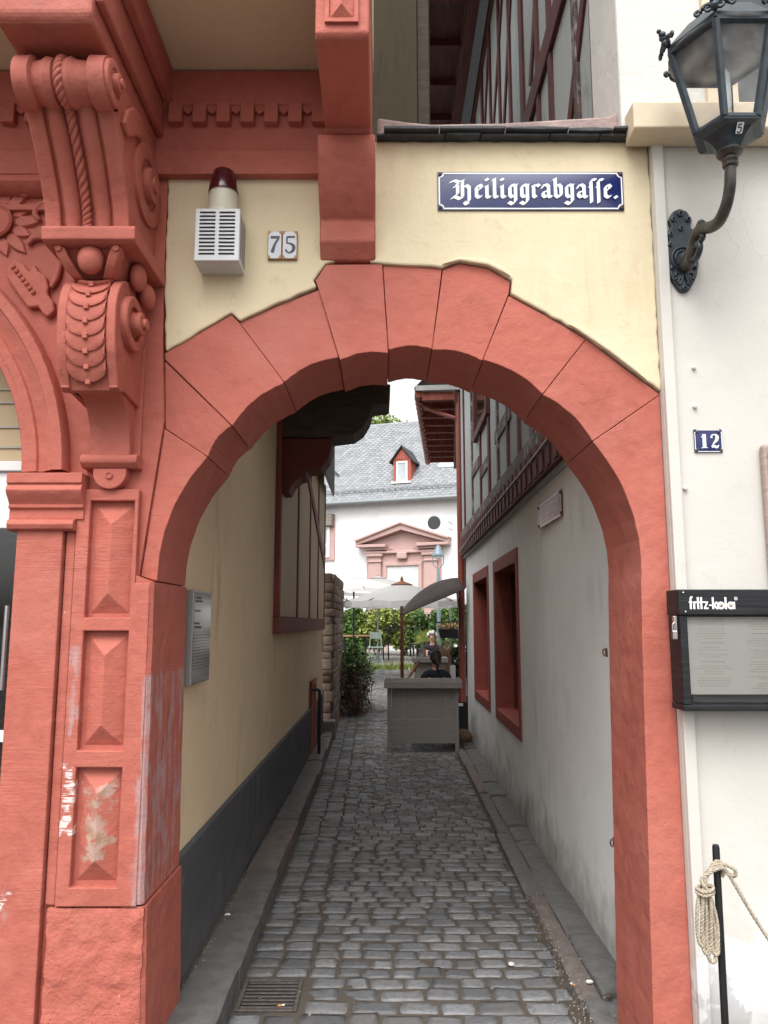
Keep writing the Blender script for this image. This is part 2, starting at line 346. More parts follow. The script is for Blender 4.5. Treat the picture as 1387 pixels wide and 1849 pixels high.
# flat lettering: strokes in a plane given by origin o and axes U (right), V (up), N (out)
class Ink:
    def __init__(s, o, U, V, N): s.o, s.U, s.V, s.N = Vector(o), Vector(U), Vector(V), Vector(N); s.mb = MB(); s.k = 0
    bulge = None
    def poly(s, pts):
        s.k += 1; n = s.N * (.00002 * s.k)
        def lift(p):
            if not s.bulge: return Vector()
            w, h, b = s.bulge; u, v = 2 * p[0] / w - 1, 2 * p[1] / h - 1; return s.N * b * (1 - u * u) * (1 - v * v)
        s.mb.add([s.o + s.U * p[0] + s.V * p[1] + n + lift(p) for p in pts], [tuple(range(len(pts)))])
    def nib(s, path, w, ang=40, sx=1, ox=0, oy=0):
        nx, ny = math.cos(R(ang)) * w / 2, math.sin(R(ang)) * w / 2
        for (a, b) in zip(path, path[1:]):
            q = [(a[0] - nx, a[1] - ny), (a[0] + nx, a[1] + ny), (b[0] + nx, b[1] + ny), (b[0] - nx, b[1] - ny)]
            if (q[1][0] - q[0][0]) * (q[2][1] - q[0][1]) - (q[1][1] - q[0][1]) * (q[2][0] - q[0][0]) < 0: q.reverse()
            s.poly([(ox + p[0] * sx, oy + p[1] * sx) for p in q])
        s.ribbon(path, w * .3, sx=sx, ox=ox, oy=oy, curve=False)
    def ribbon(s, path, ws, n=6, sx=1, ox=0, oy=0, curve=True):
        if not isinstance(ws, (list, tuple)): ws = [ws] * len(path)
        p3 = [(p[0], p[1], w) for p, w in zip(path, ws)]
        pts = smooth_path(p3, n) if curve else [Vector(p) for p in p3]
        L = []
        for i, p in enumerate(pts):
            d = (pts[min(i + 1, len(pts) - 1)] - pts[max(i - 1, 0)]); d.z = 0
            if d.length < 1e-9: d = Vector((1, 0, 0))
            d.normalize(); q = Vector((-d.y, d.x)); L.append(((p.x + q.x * p.z / 2, p.y + q.y * p.z / 2), (p.x - q.x * p.z / 2, p.y - q.y * p.z / 2)))
        for a, b in zip(L, L[1:]):
            s.poly([(ox + c[0] * sx, oy + c[1] * sx) for c in (a[1], b[1], b[0], a[0])])
    def disc(s, c, r, n=20, r2=None): s.poly([(c[0] + r * math.cos(6.2832 * k / n), c[1] + (r2 or r) * math.sin(6.2832 * k / n)) for k in range(n)])
    def ring(s, c, r, w, n=28): s.ribbon([(c[0] + r * math.cos(6.2832 * k / n), c[1] + r * math.sin(6.2832 * k / n)) for k in range(n + 1)], w, curve=False)
    def obj(s, name, mat, parent):
        return s.mb.obj(name, mat, parent, fix=False)

# ================================================================== GROUND, ROAD, KERBS
def gz(y): return 0 if y < 12 else .035 * (y - 12)
def sheet(name, xs, ys, zf, mat):
    mb = MB(); vs = [(x, y, zf(x, y)) for y in ys for x in xs]; n = len(xs)
    fs = [(j * n + i, j * n + i + 1, (j + 1) * n + i + 1, (j + 1) * n + i) for j in range(len(ys) - 1) for i in range(n - 1)]
    return structure(mb.add(vs, fs).obj(name, mat))
PAVE = plaster("street_paving", (.18, .17, .16), dirt=(.09, .085, .08), dirt_amt=.4, bs=60)
sheet("ground", [-300, 300], [-300, 600], lambda x, y: -.10, PAVE)
sheet("street", [-30, 30], [-30, 2.6], lambda x, y: -.02, PAVE)
road = sheet("alley_road", [-2.6, 4], [2.6, 3.4, 6, 9, 12, 16, 19, 22.2], lambda x, y: gz(y) - .0055, MORTAR)
COURT = NB("courtyard_setts"); _br = COURT.n.new("ShaderNodeTexBrick"); COURT.set(_br.inputs["Vector"], COURT.scl(COURT.g, (1, 1, 1)))
for k, v in (("Scale", 3.2), ("Mortar Size", .03), ("Brick Width", .6), ("Row Height", .42)): _br.inputs[k].default_value = v
_br.inputs["Color1"].default_value = (.19, .18, .16, 1); _br.inputs["Color2"].default_value = (.27, .26, .24, 1); _br.inputs["Mortar"].default_value = (.09, .08, .06, 1)
COURT.bump(COURT.noise(20, 5), .5, .02); COURT = COURT.done(_br.outputs["Color"], .7)
sheet("courtyard", [-9, 12], [22.35, 46], lambda x, y: gz(22.2) + .10 + .02 * (y - 22.3), COURT)
MB().box(-4, 8, 22.2, 22.36, .1, gz(22.2) + .112).obj("courtyard_kerb", KERB, None, bevel=.02)["kind"] = "structure"

# cobbles: one rounded block in a few dozen shapes, laid in courses across the alley
COB = []
for i in range(40):
    mb = MB(); n = 12; t = random.random() ** 1.3; out = []
    for k in range(n):
        a = 2 * math.pi * k / n; c, q = math.cos(a), math.sin(a); e = .24
        out.append((math.copysign(abs(c) ** e, c) * .5 * random.uniform(.94, 1.02), math.copysign(abs(q) ** e, q) * .5 * random.uniform(.91, 1.04)))
    tx, ty = random.uniform(-.006, .006), random.uniform(-.007, .007)
    vs = [(x, y, -.04) for x, y in out] + [(x * .995, y * .99, -.007) for x, y in out] + [(x * .955, y * .94, -.001 + x * tx + y * ty) for x, y in out] + [(x * .6, y * .55, .0005 + x * tx + y * ty + random.uniform(-.0014, .0014)) for x, y in out] + [(0, 0, .001)]
    fs = [(r * n + k, r * n + (k + 1) % n, (r + 1) * n + (k + 1) % n, (r + 1) * n + k) for r in range(3) for k in range(n)] + [(3 * n + k, 3 * n + (k + 1) % n, 4 * n) for k in range(n)]
    mb.add(vs, fs, t); COB.append((mb, mb.mesh("cobblestone", COBBLE, 'x', True)))
    COB[-1][1].polygons.foreach_set("use_smooth", [True] * len(COB[-1][1].polygons))
    _b = bmesh.new(); _b.from_mesh(COB[-1][1])
    for _e in _b.edges: _e.smooth = _e.calc_face_angle(0) < R(32)
    _b.to_mesh(COB[-1][1]); _b.free()
def left_edge(y): return -.655 - .004 * max(0, y - 3) - (.012 * max(0, y - 8))
def right_edge(y): return .835 + .013 * (y - 3)
stones = []
y = 2.72; row = 0
while y < 22.05:
    big = 1.3 if y < 3.75 else (1.12 if y < 4.6 else 1.0)
    pitch = .092 * big * random.uniform(.93, 1.08)
    wide = y > 13.4
    x0 = left_edge(y) if not wide else max(-2.4, -.8 - (y - 13.4) * .5); x1 = right_edge(y) if y < 12.2 else 1.35 + .1 * (y - 12)
    x = x0
    if not wide:
        for k in range(2):
            w = .15 * random.uniform(.92, 1.08)
            if not (y < 3.88 and y > 3.52 and k < 2): stones.append((x + w / 2, y + pitch / 2 + random.uniform(-.012, .012), w * .955, pitch * .945))
            x += w
    x += random.uniform(0, .012)
    while x < x1 - .05:
        w = .134 * random.uniform(.7, 1.32) * big ** .8
        if x + w > x1: w = x1 - x
        if w > .055 and not (y < 3.88 and y > 3.52 and x < -.37): stones.append((x + w / 2, y + pitch / 2 + random.uniform(-.012, .012), w * .955, pitch * random.uniform(.90, .96)))
        x += w
    y += pitch; row += 1
stones.sort(key=lambda s: (s[1] < 3.3, s[1]))
mass = MB()
for i, (sx, sy, w, d) in enumerate(stones):
    mb, me = COB[random.randrange(len(COB))]; z = gz(sy) + random.uniform(-.003, .0015); rz = random.uniform(-.05, .05)
    if i < 300:
        o = bpy.data.objects.new("cobblestone", me); COL.objects.link(o); o.location = (sx, sy, z); o.scale = (w, d, 1); o.rotation_euler = (random.uniform(-.009, .009), random.uniform(-.009, .009), rz); o.parent = road
    else:
        c, q = math.cos(rz), math.sin(rz)
        mass.add([(sx + p[0] * w * c - p[1] * d * q, sy + p[0] * w * q + p[1] * d * c, z + p[2]) for p in mb.v], mb.f, random.random() ** 1.3)
mo = mass.obj("far_cobbles", COBBLE, road, smooth='auto', tint=True, fix=False); mo["kind"] = "stuff"

# kerbs
def kerb(name, inner, outer, y0, y1, h, lens, mats, tilt):
    root = structure(bpy.data.objects.new(name, None)); COL.objects.link(root)
    y = y0; i = 0
    while y < y1:
        L = min(random.uniform(*lens), y1 - y + .01); a0, a1 = inner(y), inner(y + L); b0, b1 = outer(y), outer(y + L); j = random.uniform(-.012, .012); z = h + random.uniform(-.012, .012)
        g = .006; mb = MB(); n = 5
        prof = [(0, -.05), (0, z - .004), (.5, z + .004), (.88, z), (.985, z - tilt), (1.0, z - tilt * 3), (1.02, -.05)]
        vs = []
        for k in range(n):
            t = k / (n - 1); yy = y + g + (L - 2 * g) * t; ia, ib = a0 + (a1 - a0) * t, b0 + (b1 - b0) * t + j
            for (u, zz) in prof: vs.append((ia + (ib - ia) * u + random.uniform(-.004, .004), yy, zz + gz(yy) + (random.uniform(-.004, .004) if zz > 0 else 0)))
        m = len(prof); fs = [(k * m + q, k * m + q + 1, (k + 1) * m + q + 1, (k + 1) * m + q) for k in range(n - 1) for q in range(m - 1)] + [tuple(range(m)), tuple(range(n * m - 1, (n - 1) * m - 1, -1))]
        mb.add(vs, fs).obj("kerb_stone", mats[i % len(mats)], root, smooth='auto'); y += L; i += 1
    return root
kerb("kerb_left", lambda y: -.86 if y < 9 else -.88, lambda y: left_edge(y) - .006, 2.85, 13.2, .105, (.62, 1.05), [KERB, KERB, KERB, KERB_R, KERB_R, KERB], .012)
kerb("kerb_right", lambda y: right_edge(y) + .105, lambda y: right_edge(y) + .006, 2.9, 11.8, .035, (.7, 1.5), [KERB, KERB_R, KERB], .008)
kerb("pavement_right", lambda y: right_edge(y) + .30, lambda y: right_edge(y) + .112, 3.0, 11.7, .028, (.35, .8), [KERB], .006)
MB().box(-.93, -.85, 3.3, 11.6, -.05, .085).obj("gutter_dirt", MORTAR)["kind"] = "structure"

# ================================================================== ARCHWAY WALL
arch = thing("archway_wall", "round stone archway painted red under a pale yellow plaster wall", "archway", (.06, 3.2, 0))
AC = (.06, 1.81)
_J = [(-0.882, 1.816), (-0.702, 2.304), (-0.611, 2.433), (-0.404, 2.612), (-0.183, 2.717), (0.017, 2.747), (0.195, 2.752), (0.401, 2.705), (0.639, 2.561), (0.833, 2.367), (1.0, 1.80)]
JA = [math.atan2(p[1] - AC[1], p[0] - AC[0]) for p in _J]; JR = [math.hypot(p[0] - AC[0], p[1] - AC[1]) for p in _J]
JA[0] = math.pi
def rad(a):
    for i in range(len(JA) - 1):
        if JA[i] >= a >= JA[i + 1]:
            t = (JA[i] - a) / (JA[i] - JA[i + 1]); return JR[i] + (JR[i + 1] - JR[i]) * t + .012 * math.sin(math.pi * t)
    return JR[-1]
OUT = [
    [(-0.877, 2.417), (-.948, 1.83)],
    [(-0.888, 2.703), (-0.877, 2.419)],
    [(-0.592, 2.863), (-0.624, 2.896), (-0.889, 2.731), (-0.888, 2.705)],
    [(-0.268, 3.008), (-0.428, 2.941), (-0.589, 2.865)],
    [(-0.008, 3.115), (-0.237, 3.110), (-0.282, 3.042), (-0.270, 3.011)],
    [(0.241, 3.093), (0.118, 3.105), (-0.006, 3.110)],
    [(0.511, 2.989), (0.519, 3.042), (0.426, 3.100), (0.312, 3.122), (0.243, 3.093)],
    [(0.820, 2.794), (0.660, 2.894), (0.513, 2.977)],
    [(1.112, 2.561), (0.979, 2.668), (0.822, 2.794)],
    [(1.112, -.02), (1.112, 2.557)],
]
def wob(v, a): return (v[0] + random.uniform(-a, a), v[1] + random.uniform(-a, a))
for i in range(10):
    a0, a1 = JA[i], JA[i + 1]; g = .0012; n = 14
    drop = .016 if i == 4 else (.004 if i in (2, 6) else 0)
    inn = []
    for k in range(n + 1):
        a = a0 + (a1 - a0) * (g / .94 / abs(a0 - a1) + (1 - 2 * g / .94 / abs(a0 - a1)) * k / n)
        r = rad(a) - drop + random.uniform(-.0014, .0014)
        inn.append((AC[0] + r * math.cos(a), AC[1] + r * math.sin(a)))
    if i == 9: inn += [(.998 - .036 * (1 - k / 30) ** 0 * 0 - .034 * (1 - z_ / 1.75) + random.uniform(-.0012, .0012), z_) for k, z_ in [(q, 1.74 - q * .0588) for q in range(31)]]
    out = OUT[i]
    # keep the joint: pull the outer ends in a touch
    poly = inn + [wob(p, .002) for p in out]
    yf = 3.0 + random.uniform(-.004, .004) + (-.006 if i == 4 else 0)
    v = MB().prism(poly, yf, 3.44 + random.uniform(-.01, .01)).obj("voussoir" if i < 9 else "springer_and_jamb", RED, arch, bevel=.0032, seg=2, angle=50)
# mortar core behind the joints
core = []
for k in range(41):
    a = math.pi * k / 40; core.append((AC[0] + (rad(a) + .012) * math.cos(a), AC[1] + (rad(a) + .012) * math.sin(a)))
for k in range(40, -1, -1):
    a = math.pi * k / 40; core.append((AC[0] + 1.03 * math.cos(a) if -.9 < AC[0] + 1.03 * math.cos(a) < 1.1 else (1.10 if math.cos(a) > 0 else -.93), AC[1] + 1.03 * math.sin(a)))
MB().prism(core, 3.008, 3.42).obj("mortar_joint", RED_S, arch)
# jambs
def jamb(name, x_in, x_out, z0, z1, mat, n=18, yf=2.958):
    mb = MB(); vs = []
    for k in range(n + 1):
        t = k / n; z = z0 + (z1 - z0) * t; xi = x_in[0] + (x_in[1] - x_in[0]) * t + random.uniform(-.0012, .0012); s = 1 if x_out[0] < x_in[0] else -1
        yy = yf + random.uniform(-.002, .002)
        vs += [(x_out[0] + (x_out[1] - x_out[0]) * t, yy, z), (xi - s * .012, yy, z), (xi, yy + .012, z), (xi + s * .004, 3.44, z), (x_out[0], 3.44, z)]
    fs = [(k * 5 + q, k * 5 + (q + 1) % 5, k * 5 + 5 + (q + 1) % 5, k * 5 + 5 + q) for k in range(n) for q in range(5)] + [(4, 3, 2, 1, 0), tuple(n * 5 + q for q in range(5))]
    return mb.add(vs, fs).obj(name, mat, arch, smooth='auto')
jb = jamb("jamb", (-.872, -.884), (-.951, -.951), .64, 1.806, RED_W)
for v_ in jb.data.vertices:
    if v_.co.z > 1.80 and v_.co.x < -.92: v_.co.z += .024
jamb("jamb_base", (-.845, -.862), (-.951, -.951), -.02, .632, RED_W, yf=2.962)
# yellow plaster skins following the stones, a finger proud of them
def skin(poly, mat, name):
    dense = []
    for p, q in zip(poly, poly[1:] + poly[:1]):
        L = math.hypot(q[0] - p[0], q[1] - p[1]); m = max(1, int(L / .035))
        for k in range(m):
            t = k / m; w = .0035 if 0 < k else 0; dense.append((p[0] + (q[0] - p[0]) * t + random.uniform(-w, w), p[1] + (q[1] - p[1]) * t + random.uniform(-w, w)))
    return MB().prism(dense, 2.986, 3.40).obj(name, mat, arch, bevel=.008, seg=2, angle=60)
skin([(-.903, 3.62), (-.90, 3.0), (-0.883, 2.738), (-0.622, 2.902), (-0.587, 2.867), (-0.426, 2.947), (-0.276, 3.012), (-0.289, 3.040), (-0.240, 3.113), (-.18, 3.13), (-.18, 3.62)], YEL, "plaster")
skin([(-.06, 3.66), (-.06, 3.12), (-0.031, 3.117), (0.117, 3.105), (0.238, 3.096), (0.311, 3.125), (0.429, 3.103), (0.526, 3.043), (0.520, 2.983), (0.658, 2.902), (0.808, 2.810), (0.964, 2.689), (1.112, 2.571), (1.112, 3.66)], YEL_T, "plaster")
# older plaster ridge above two of the stones
for pts in ([(0.231, 3.105), (0.300, 3.137), (0.402, 3.134), (0.481, 3.098), (0.524, 3.052), (0.425, 3.103), (0.311, 3.122)], [(0.746, 2.852), (0.824, 2.829), (1.019, 2.659), (1.061, 2.608), (0.910, 2.733)]):
    MB().prism(pts, 2.976, 2.99).obj("plaster_ridge", YEL_T, arch, bevel=.007)
# coping of thin slates on a mortar bed
MB().prism([(-.03, 3.655), (1.06, 3.655), (1.08, 3.74), (1.04, 3.83), (.95, 3.785), (.5, 3.755), (.2, 3.75), (.1, 3.76), (-.03, 3.78)], 3.0, 3.36).obj("mortar_bed", simple("pinkish_mortar", (.34, .25, .23), .85, .35, 10, .5, 40, .01), arch, bevel=.012)
x = -.035
for lay, (z, yo) in enumerate(((3.656, 2.945), (3.672, 2.925))):
    x = -.03 + lay * .03
    while x < 1.03:
        w = min(random.uniform(.14, .30), 1.07 - x); dz = random.uniform(-.003, .005)
        MB().prism([(x, z + dz), (x + w * .5, z + random.uniform(-.004, .002)), (x + w - .004, z + dz * .5), (x + w - .002, z + .013), (x + w * .5, z + .014 + random.uniform(0, .003)), (x, z + .013)], yo + random.uniform(-.006, .01), 3.3).obj("coping_slate", SLATE_D, arch, bevel=.003)
        x += w
MB().ball((1.065, 2.99, 3.725), (.05, .06, .035)).obj("old_nest", simple("dry_nest", (.16, .14, .12), .9, .5, 60, .8, 120, .01), arch)
# iron hooks on the right jamb's back edge
for z in (1.52, .72):
    h = thing("iron_hook", "small rusty iron hook on the jamb, " + ("upper of the two" if z > 1 else "lower one near the ground"), "hook", (.99, 3.46, z), "hooks behind the right jamb")
    MB().box(.982, .99, 3.455, 3.475, z - .02, z + .02).obj("plate", RUST, h, bevel=.003)
    MB().tube(smooth_path([(.982, 3.45, z + .012), (.970, 3.45, z + .014), (.966, 3.45, z - .003), (.974, 3.45, z - .015)], 4), .0035, 6).obj("hook", RUST, h, smooth=True)

# ================================================================== CORNER HOUSE (left)
ch = thing("corner_house", "ornate red stone corner house with carved scroll console beside the arch", "house", (-1.4, 3.2, 0))
def PT(name, mb, mat=RED, parent=None, **k): return mb.obj(name, mat, parent or ch, **k)
SH = (-2.29, 2.236)
# facade masonry with the arched shop opening
hole = [(SH[0] + .86 * math.cos(R(a)), SH[1] + .86 * math.sin(R(a))) for a in range(0, 181, 6)]
PT("front_wall", MB().prism([(-1.43, -.02), (-.953, -.02), (-.950, 1.83), (-.8775, 2.45), (-.894, 2.72), (-.902, 3.0), (-.905, 3.96), (-3.6, 3.96), (-3.6, -.02), (-3.15, -.02)] + hole[::-1], 2.985, 3.42), RED)
# pilaster with three faceted panels
PX0, PX1 = -1.19, -.9525
cells = [(2.12, 1.67), (1.62, 1.18), (1.12, .70)]
PX2 = -.896; XA, XB = -1.14, -.968
zs = [2.165] + [z for c in cells for z in c] + [.635]
pil = MB(); gx = [PX0, XA, XB, PX1, PX2]; gzs = sorted(set(zs + [1.80])); nx = len(gx)
pil.v = [(x, 2.952 + random.uniform(-.001, .001), z) for z in gzs for x in gx]
def keep(i, j):
    zm, xm_ = (gzs[j] + gzs[j + 1]) / 2, (gx[i] + gx[i + 1]) / 2
    if i == 3 and zm > 1.80: return False
    return not (i == 1 and any(b < zm < a for a, b in cells))
nj = len(gzs) - 1; cnt = {}
for j in range(nj):
    for i in range(nx - 1):
        if keep(i, j):
            q = (j * nx + i, j * nx + i + 1, (j + 1) * nx + i + 1, (j + 1) * nx + i); pil.f.append(q)
            for a, b in zip(q, q[1:] + q[:1]): cnt[frozenset((a, b))] = cnt.get(frozenset((a, b)), 0) + 1
back = {}
for e, c in cnt.items():
    if c == 1:
        a, b = tuple(e)
        for v in (a, b):
            if v not in back: back[v] = len(pil.v); pil.v.append((pil.v[v][0], 2.99, pil.v[v][2]))
        pil.f.append((a, b, back[b], back[a]))
pil.t = [.5] * len(pil.v)
p = PT("pilaster", pil, RED_W, bevel=.004)
for (a, b) in cells:
    x0, x1, z1, z0 = XA + .014, XB - .014, a - .018, b + .018; m = (x0 + x1) / 2; yb, yt = 2.984, 2.945; q = (x1 - x0) * .52
    MB().add([(x0, yb, z0), (x1, yb, z0), (x1, yb, z1), (x0, yb, z1), (m, yt, z0 + q), (m, yt, z1 - q)], [(0, 1, 4), (1, 2, 5, 4), (2, 3, 5), (3, 0, 4, 5)]).obj("diamond_panel", RED_W, p, bevel=.003, angle=10)
    for (u0, u1, w0, w1) in ((XA, XB, a - .012, a), (XA, XB, b, b + .012), (XA, XA + .01, b, a), (XB - .01, XB, b, a)): pass
def rough_block(name, x0, x1, y, z0, z1, mat, amp=.006, n=14):
    mb = MB(); nx = max(2, int((x1 - x0) / .02)); vs = []
    for j in range(n + 1):
        for i in range(nx + 1):
            e = min(i, nx - i, j, n - j) > 0
            vs.append((x0 + (x1 - x0) * i / nx + (0 if e else random.uniform(-.004, .004)), y + (random.uniform(-amp, amp) if e else amp * 1.5), z0 + (z1 - z0) * j / n))
    w = nx + 1; fs = [(j * w + i, j * w + i + 1, (j + 1) * w + i + 1, (j + 1) * w + i) for j in range(n) for i in range(nx)]
    ring = [i for i in range(w)] + [j * w + nx for j in range(1, n + 1)] + [n * w + i for i in range(nx - 1, -1, -1)] + [j * w for j in range(n - 1, 0, -1)]
    o = len(vs); vs += [(vs[k][0], 3.0, vs[k][2]) for k in ring]; L = len(ring)
    fs += [(ring[k], o + k, o + (k + 1) % L, ring[(k + 1) % L]) for k in range(L)]
    return PT(name, mb.add(vs, fs), mat, smooth='auto')
rough_block("pilaster_base", -1.215, -.868, 2.948, -.02, .628, RED_R, .005, 24)
# plain outer pilaster carrying the shop arch
PT("outer_pilaster", MB().box(-1.415, -1.237, 2.945, 2.99, -.02, 2.02), RED_W, bevel=.005)
PT("pilaster_edge_strip", MB().box(-1.232, -1.196, 2.968, 2.99, .635, 2.0), RED_W, bevel=.004)
# impost mouldings of the shop arch
def mould(name, prof, x0, x1, mat=RED, parent=None):
    """horizontal moulding: prof (protrusion, z), returned at both ends"""
    pr = [(2.99 - d, z) for d, z in prof]; back = [(3.0, prof[-1][1]), (3.0, prof[0][1])]
    return PT(name, MB().prism(pr + back, x0, x1, 'X'), mat, parent, smooth='auto', bevel=.003)
mould("impost", [(.085, 2.222), (.085, 2.182), (.075, 2.178), (.082, 2.17), (.088, 2.155), (.082, 2.14), (.062, 2.118), (.052, 2.102), (.058, 2.098), (.056, 2.088), (.045, 2.086), (.045, 2.045)], -1.45, -1.16)
mould("astragal", [(.048, 2.046), (.066, 2.042), (.074, 2.024), (.066, 2.006), (.047, 2.0)], -1.445, -1.19)
# shop arch archivolt
def ring(name, prof, a0=0, a1=180, n=48, mat=RED):
    mb = MB(); vs = []; m = len(prof)
    for k in range(n + 1):
        a = R(a0 + (a1 - a0) * k / n)
        for (r, y) in prof: vs.append((SH[0] + r * math.cos(a), y, SH[1] + r * math.sin(a)))
    fs = [(k * m + q, k * m + q + 1, (k + 1) * m + q + 1, (k + 1) * m + q) for k in range(n) for q in range(m - 1)]
    return PT(name, mb.add(vs, fs), mat, smooth='auto')
ring("archivolt", [(.862, 3.4), (.862, 2.975), (.868, 2.965), (.895, 2.962), (.897, 2.955), (.930, 2.952), (.936, 2.962), (.955, 2.958), (.985, 2.932), (.998, 2.928), (1.004, 2.915), (1.045, 2.912), (1.05, 2.92), (1.052, 2.99)])
# spandrel relief: rosette and acanthus
ros = MB(); rc = (-1.603, 2.972, 3.289)
ros.lathe([(.001, 0), (.072, 0), (.074, -.012), (.066, -.020), (.058, -.012), (.045, -.016), (.02, -.022), (.001, -.024)], rc, 'Y', 28)
ro = PT("rosette", ros, RED, smooth='auto')
for k in range(9):
    a = R(-70 + k * 24); pm = MB(); c, q = math.cos(a), math.sin(a); L = .19 if k % 2 else .16
    pts = [(.075, -.012, 0), (.10, -.03, .004), (L * .8, -.024, .010), (L, 0, .004), (L * .8, .024, .010), (.10, .03, .004), (.075, .012, 0)]
    base = [(rc[0] + u * c - w * q, 2.984, rc[2] + u * q + w * c) for u, w, d in pts]; top = [(rc[0] + u * c * .99 - w * .7 * q, 2.978 - d, rc[2] + u * q * .99 + w * .7 * c) for u, w, d in pts]
    n = len(pts); pm.add(base + top, [tuple(range(n, 2 * n))] + [(i, (i + 1) % n, n + (i + 1) % n, n + i) for i in range(n)]).obj("petal", RED, ro, smooth='auto', bevel=.002)
aca_out = [(-1.531, 3.090), (-1.504, 3.119), (-1.466, 3.095), (-1.442, 3.062), (-1.426, 3.100), (-1.406, 3.066), (-1.373, 3.042), (-1.361, 2.995), (-1.363, 2.967), (-1.337, 2.936), (-1.330, 2.896), (-1.357, 2.868), (-1.379, 2.887), (-1.396, 2.915), (-1.436, 2.910), (-1.470, 2.952), (-1.505, 3.000), (-1.535, 3.042)]
ac = PT("acanthus_leaf", MB().prism(aca_out, 2.955, 2.99), RED, bevel=.009, seg=3)
for k in range(7):
    t = k / 6; pp = [(-1.507, 2.953, 3.082), (-1.419, 2.953, 2.973)]; MB().ball((pp[0][0] + (pp[1][0] - pp[0][0]) * t, 2.954, pp[0][2] + (pp[1][2] - pp[0][2]) * t), .011, 8, 6).obj("bead", RED, ac, smooth=True)
for pl in ([(-1.383, 2.970, 3.535), (-1.424, 2.970, 3.461), (-1.479, 2.970, 3.424), (-1.538, 2.970, 3.448)], [(-1.437, 2.970, 3.491), (-1.448, 2.970, 3.436), (-1.492, 2.970, 3.406), (-1.512, 2.970, 3.436)], [(-1.360, 2.970, 3.357), (-1.411, 2.970, 3.367), (-1.441, 2.970, 3.325), (-1.420, 2.970, 3.294)], [(-1.388, 2.970, 3.216), (-1.438, 2.970, 3.216), (-1.463, 2.970, 3.187)], [(-1.323, 2.970, 3.119), (-1.334, 2.970, 3.047), (-1.356, 2.970, 3.000)]):
    PT("scroll_tendril", MB().tube(smooth_path(pl, 5), [.008 + .006 * math.sin(3.14 * k / (5 * (len(pl) - 1))) for k in range(5 * (len(pl) - 1) + 1)], 8), RED, smooth=True)

# frieze and dentils between the beams
fr = mould("frieze", [(.03, 3.955), (.05, 3.95), (.05, 3.80), (.035, 3.79), (.02, 3.78), (.02, 3.60), (.045, 3.59), (.045, 3.485)], -3.4, -.23)
x = -3.3; k = 0
while x < -.28:
    if not (-1.30 < x < -.90):
        MB().prism([(x, 3.805), (x, 3.715), (x + .058, 3.715), (x + .058, 3.805)], 2.935, 2.975).obj("dentil", RED, fr, bevel=.004)
        MB().prism([(x + .058, 3.80), (x + .058, 3.775), (x + .079, 3.76), (x + .1, 3.775), (x + .1, 3.80)], 2.95, 2.972).obj("dentil_drop", RED, fr, bevel=.003)
    x += .1
mould("string_course", [(.02, 3.50), (.06, 3.47), (.075, 3.44), (.05, 3.41), (.02, 3.40)], -3.4, -1.2)
mould("string_course", [(.01, 3.37), (.03, 3.36), (.03, 3.335), (.0, 3.33)], -3.4, -1.2)
# overhanging bay: soffit, body, carrying beams
PT("bay_soffit", MB().box(-3.4, -.045, 2.31, 2.98, 3.96, 4.02), YEL)
PT("bay_wall", MB().box(-3.4, -.045, 2.30, 2.98, 4.025, 9.0), YEL)
b1 = PT("bay_beam", MB().prism([(2.255, 4.02), (2.255, 3.625), (2.275, 3.60), (3.0, 3.59), (3.0, 4.02)], -1.275, -.955, 'X'), RED, bevel=.012)
MB().prism([(2.27, 3.955), (2.27, 3.68), (3.0, 3.665), (3.0, 3.955)], -.9545, -.925, 'X').obj("beam_fillet", RED, b1, bevel=.008)
MB().prism([(2.33, 3.956), (2.33, 3.82), (3.0, 3.80), (3.0, 3.956)], -.9245, -.885, 'X').obj("beam_fillet", RED, b1, bevel=.008)
b2 = PT("bay_beam", MB().prism([(2.33, 4.02), (2.33, 3.615), (2.345, 3.60), (2.45, 3.595), (2.78, 3.575), (2.80, 3.56), (3.0, 3.56), (3.0, 4.02)], -.232, -.05, 'X'), RED, bevel=.007)
MB().prism([(2.79, 3.559), (2.785, 3.50), (2.80, 3.46), (2.85, 3.37), (2.905, 3.30), (2.935, 3.275), (2.935, 3.185), (2.945, 3.175), (2.985, 3.125), (3.02, 3.122), (3.02, 3.559)], -.262, -.035, 'X').obj("beam_corbel", RED, b2, bevel=.007, smooth='auto')
zt = 3.80; x0, x1, y0 = -.185, -.10, 2.33
pn = MB().add([(x0, y0 - .004, 3.66), (x1, y0 - .004, 3.66), (x1, y0 - .004, 3.96), (x0, y0 - .004, 3.96), ((x0 + x1) / 2, y0 - .028, 3.70), ((x0 + x1) / 2, y0 - .028, 3.92)], [(0, 1, 4), (1, 2, 5, 4), (2, 3, 5), (3, 0, 4, 5)])
for (a, b, c, d) in ((x0 - .014, x0, 3.646, 3.974), (x1, x1 + .014, 3.646, 3.974), (x0, x1, 3.646, 3.66), (x0, x1, 3.96, 3.974)): pn.box(a, b, y0 - .012, y0 + .005, c, d)
pn.obj("diamond_panel", RED, b2)
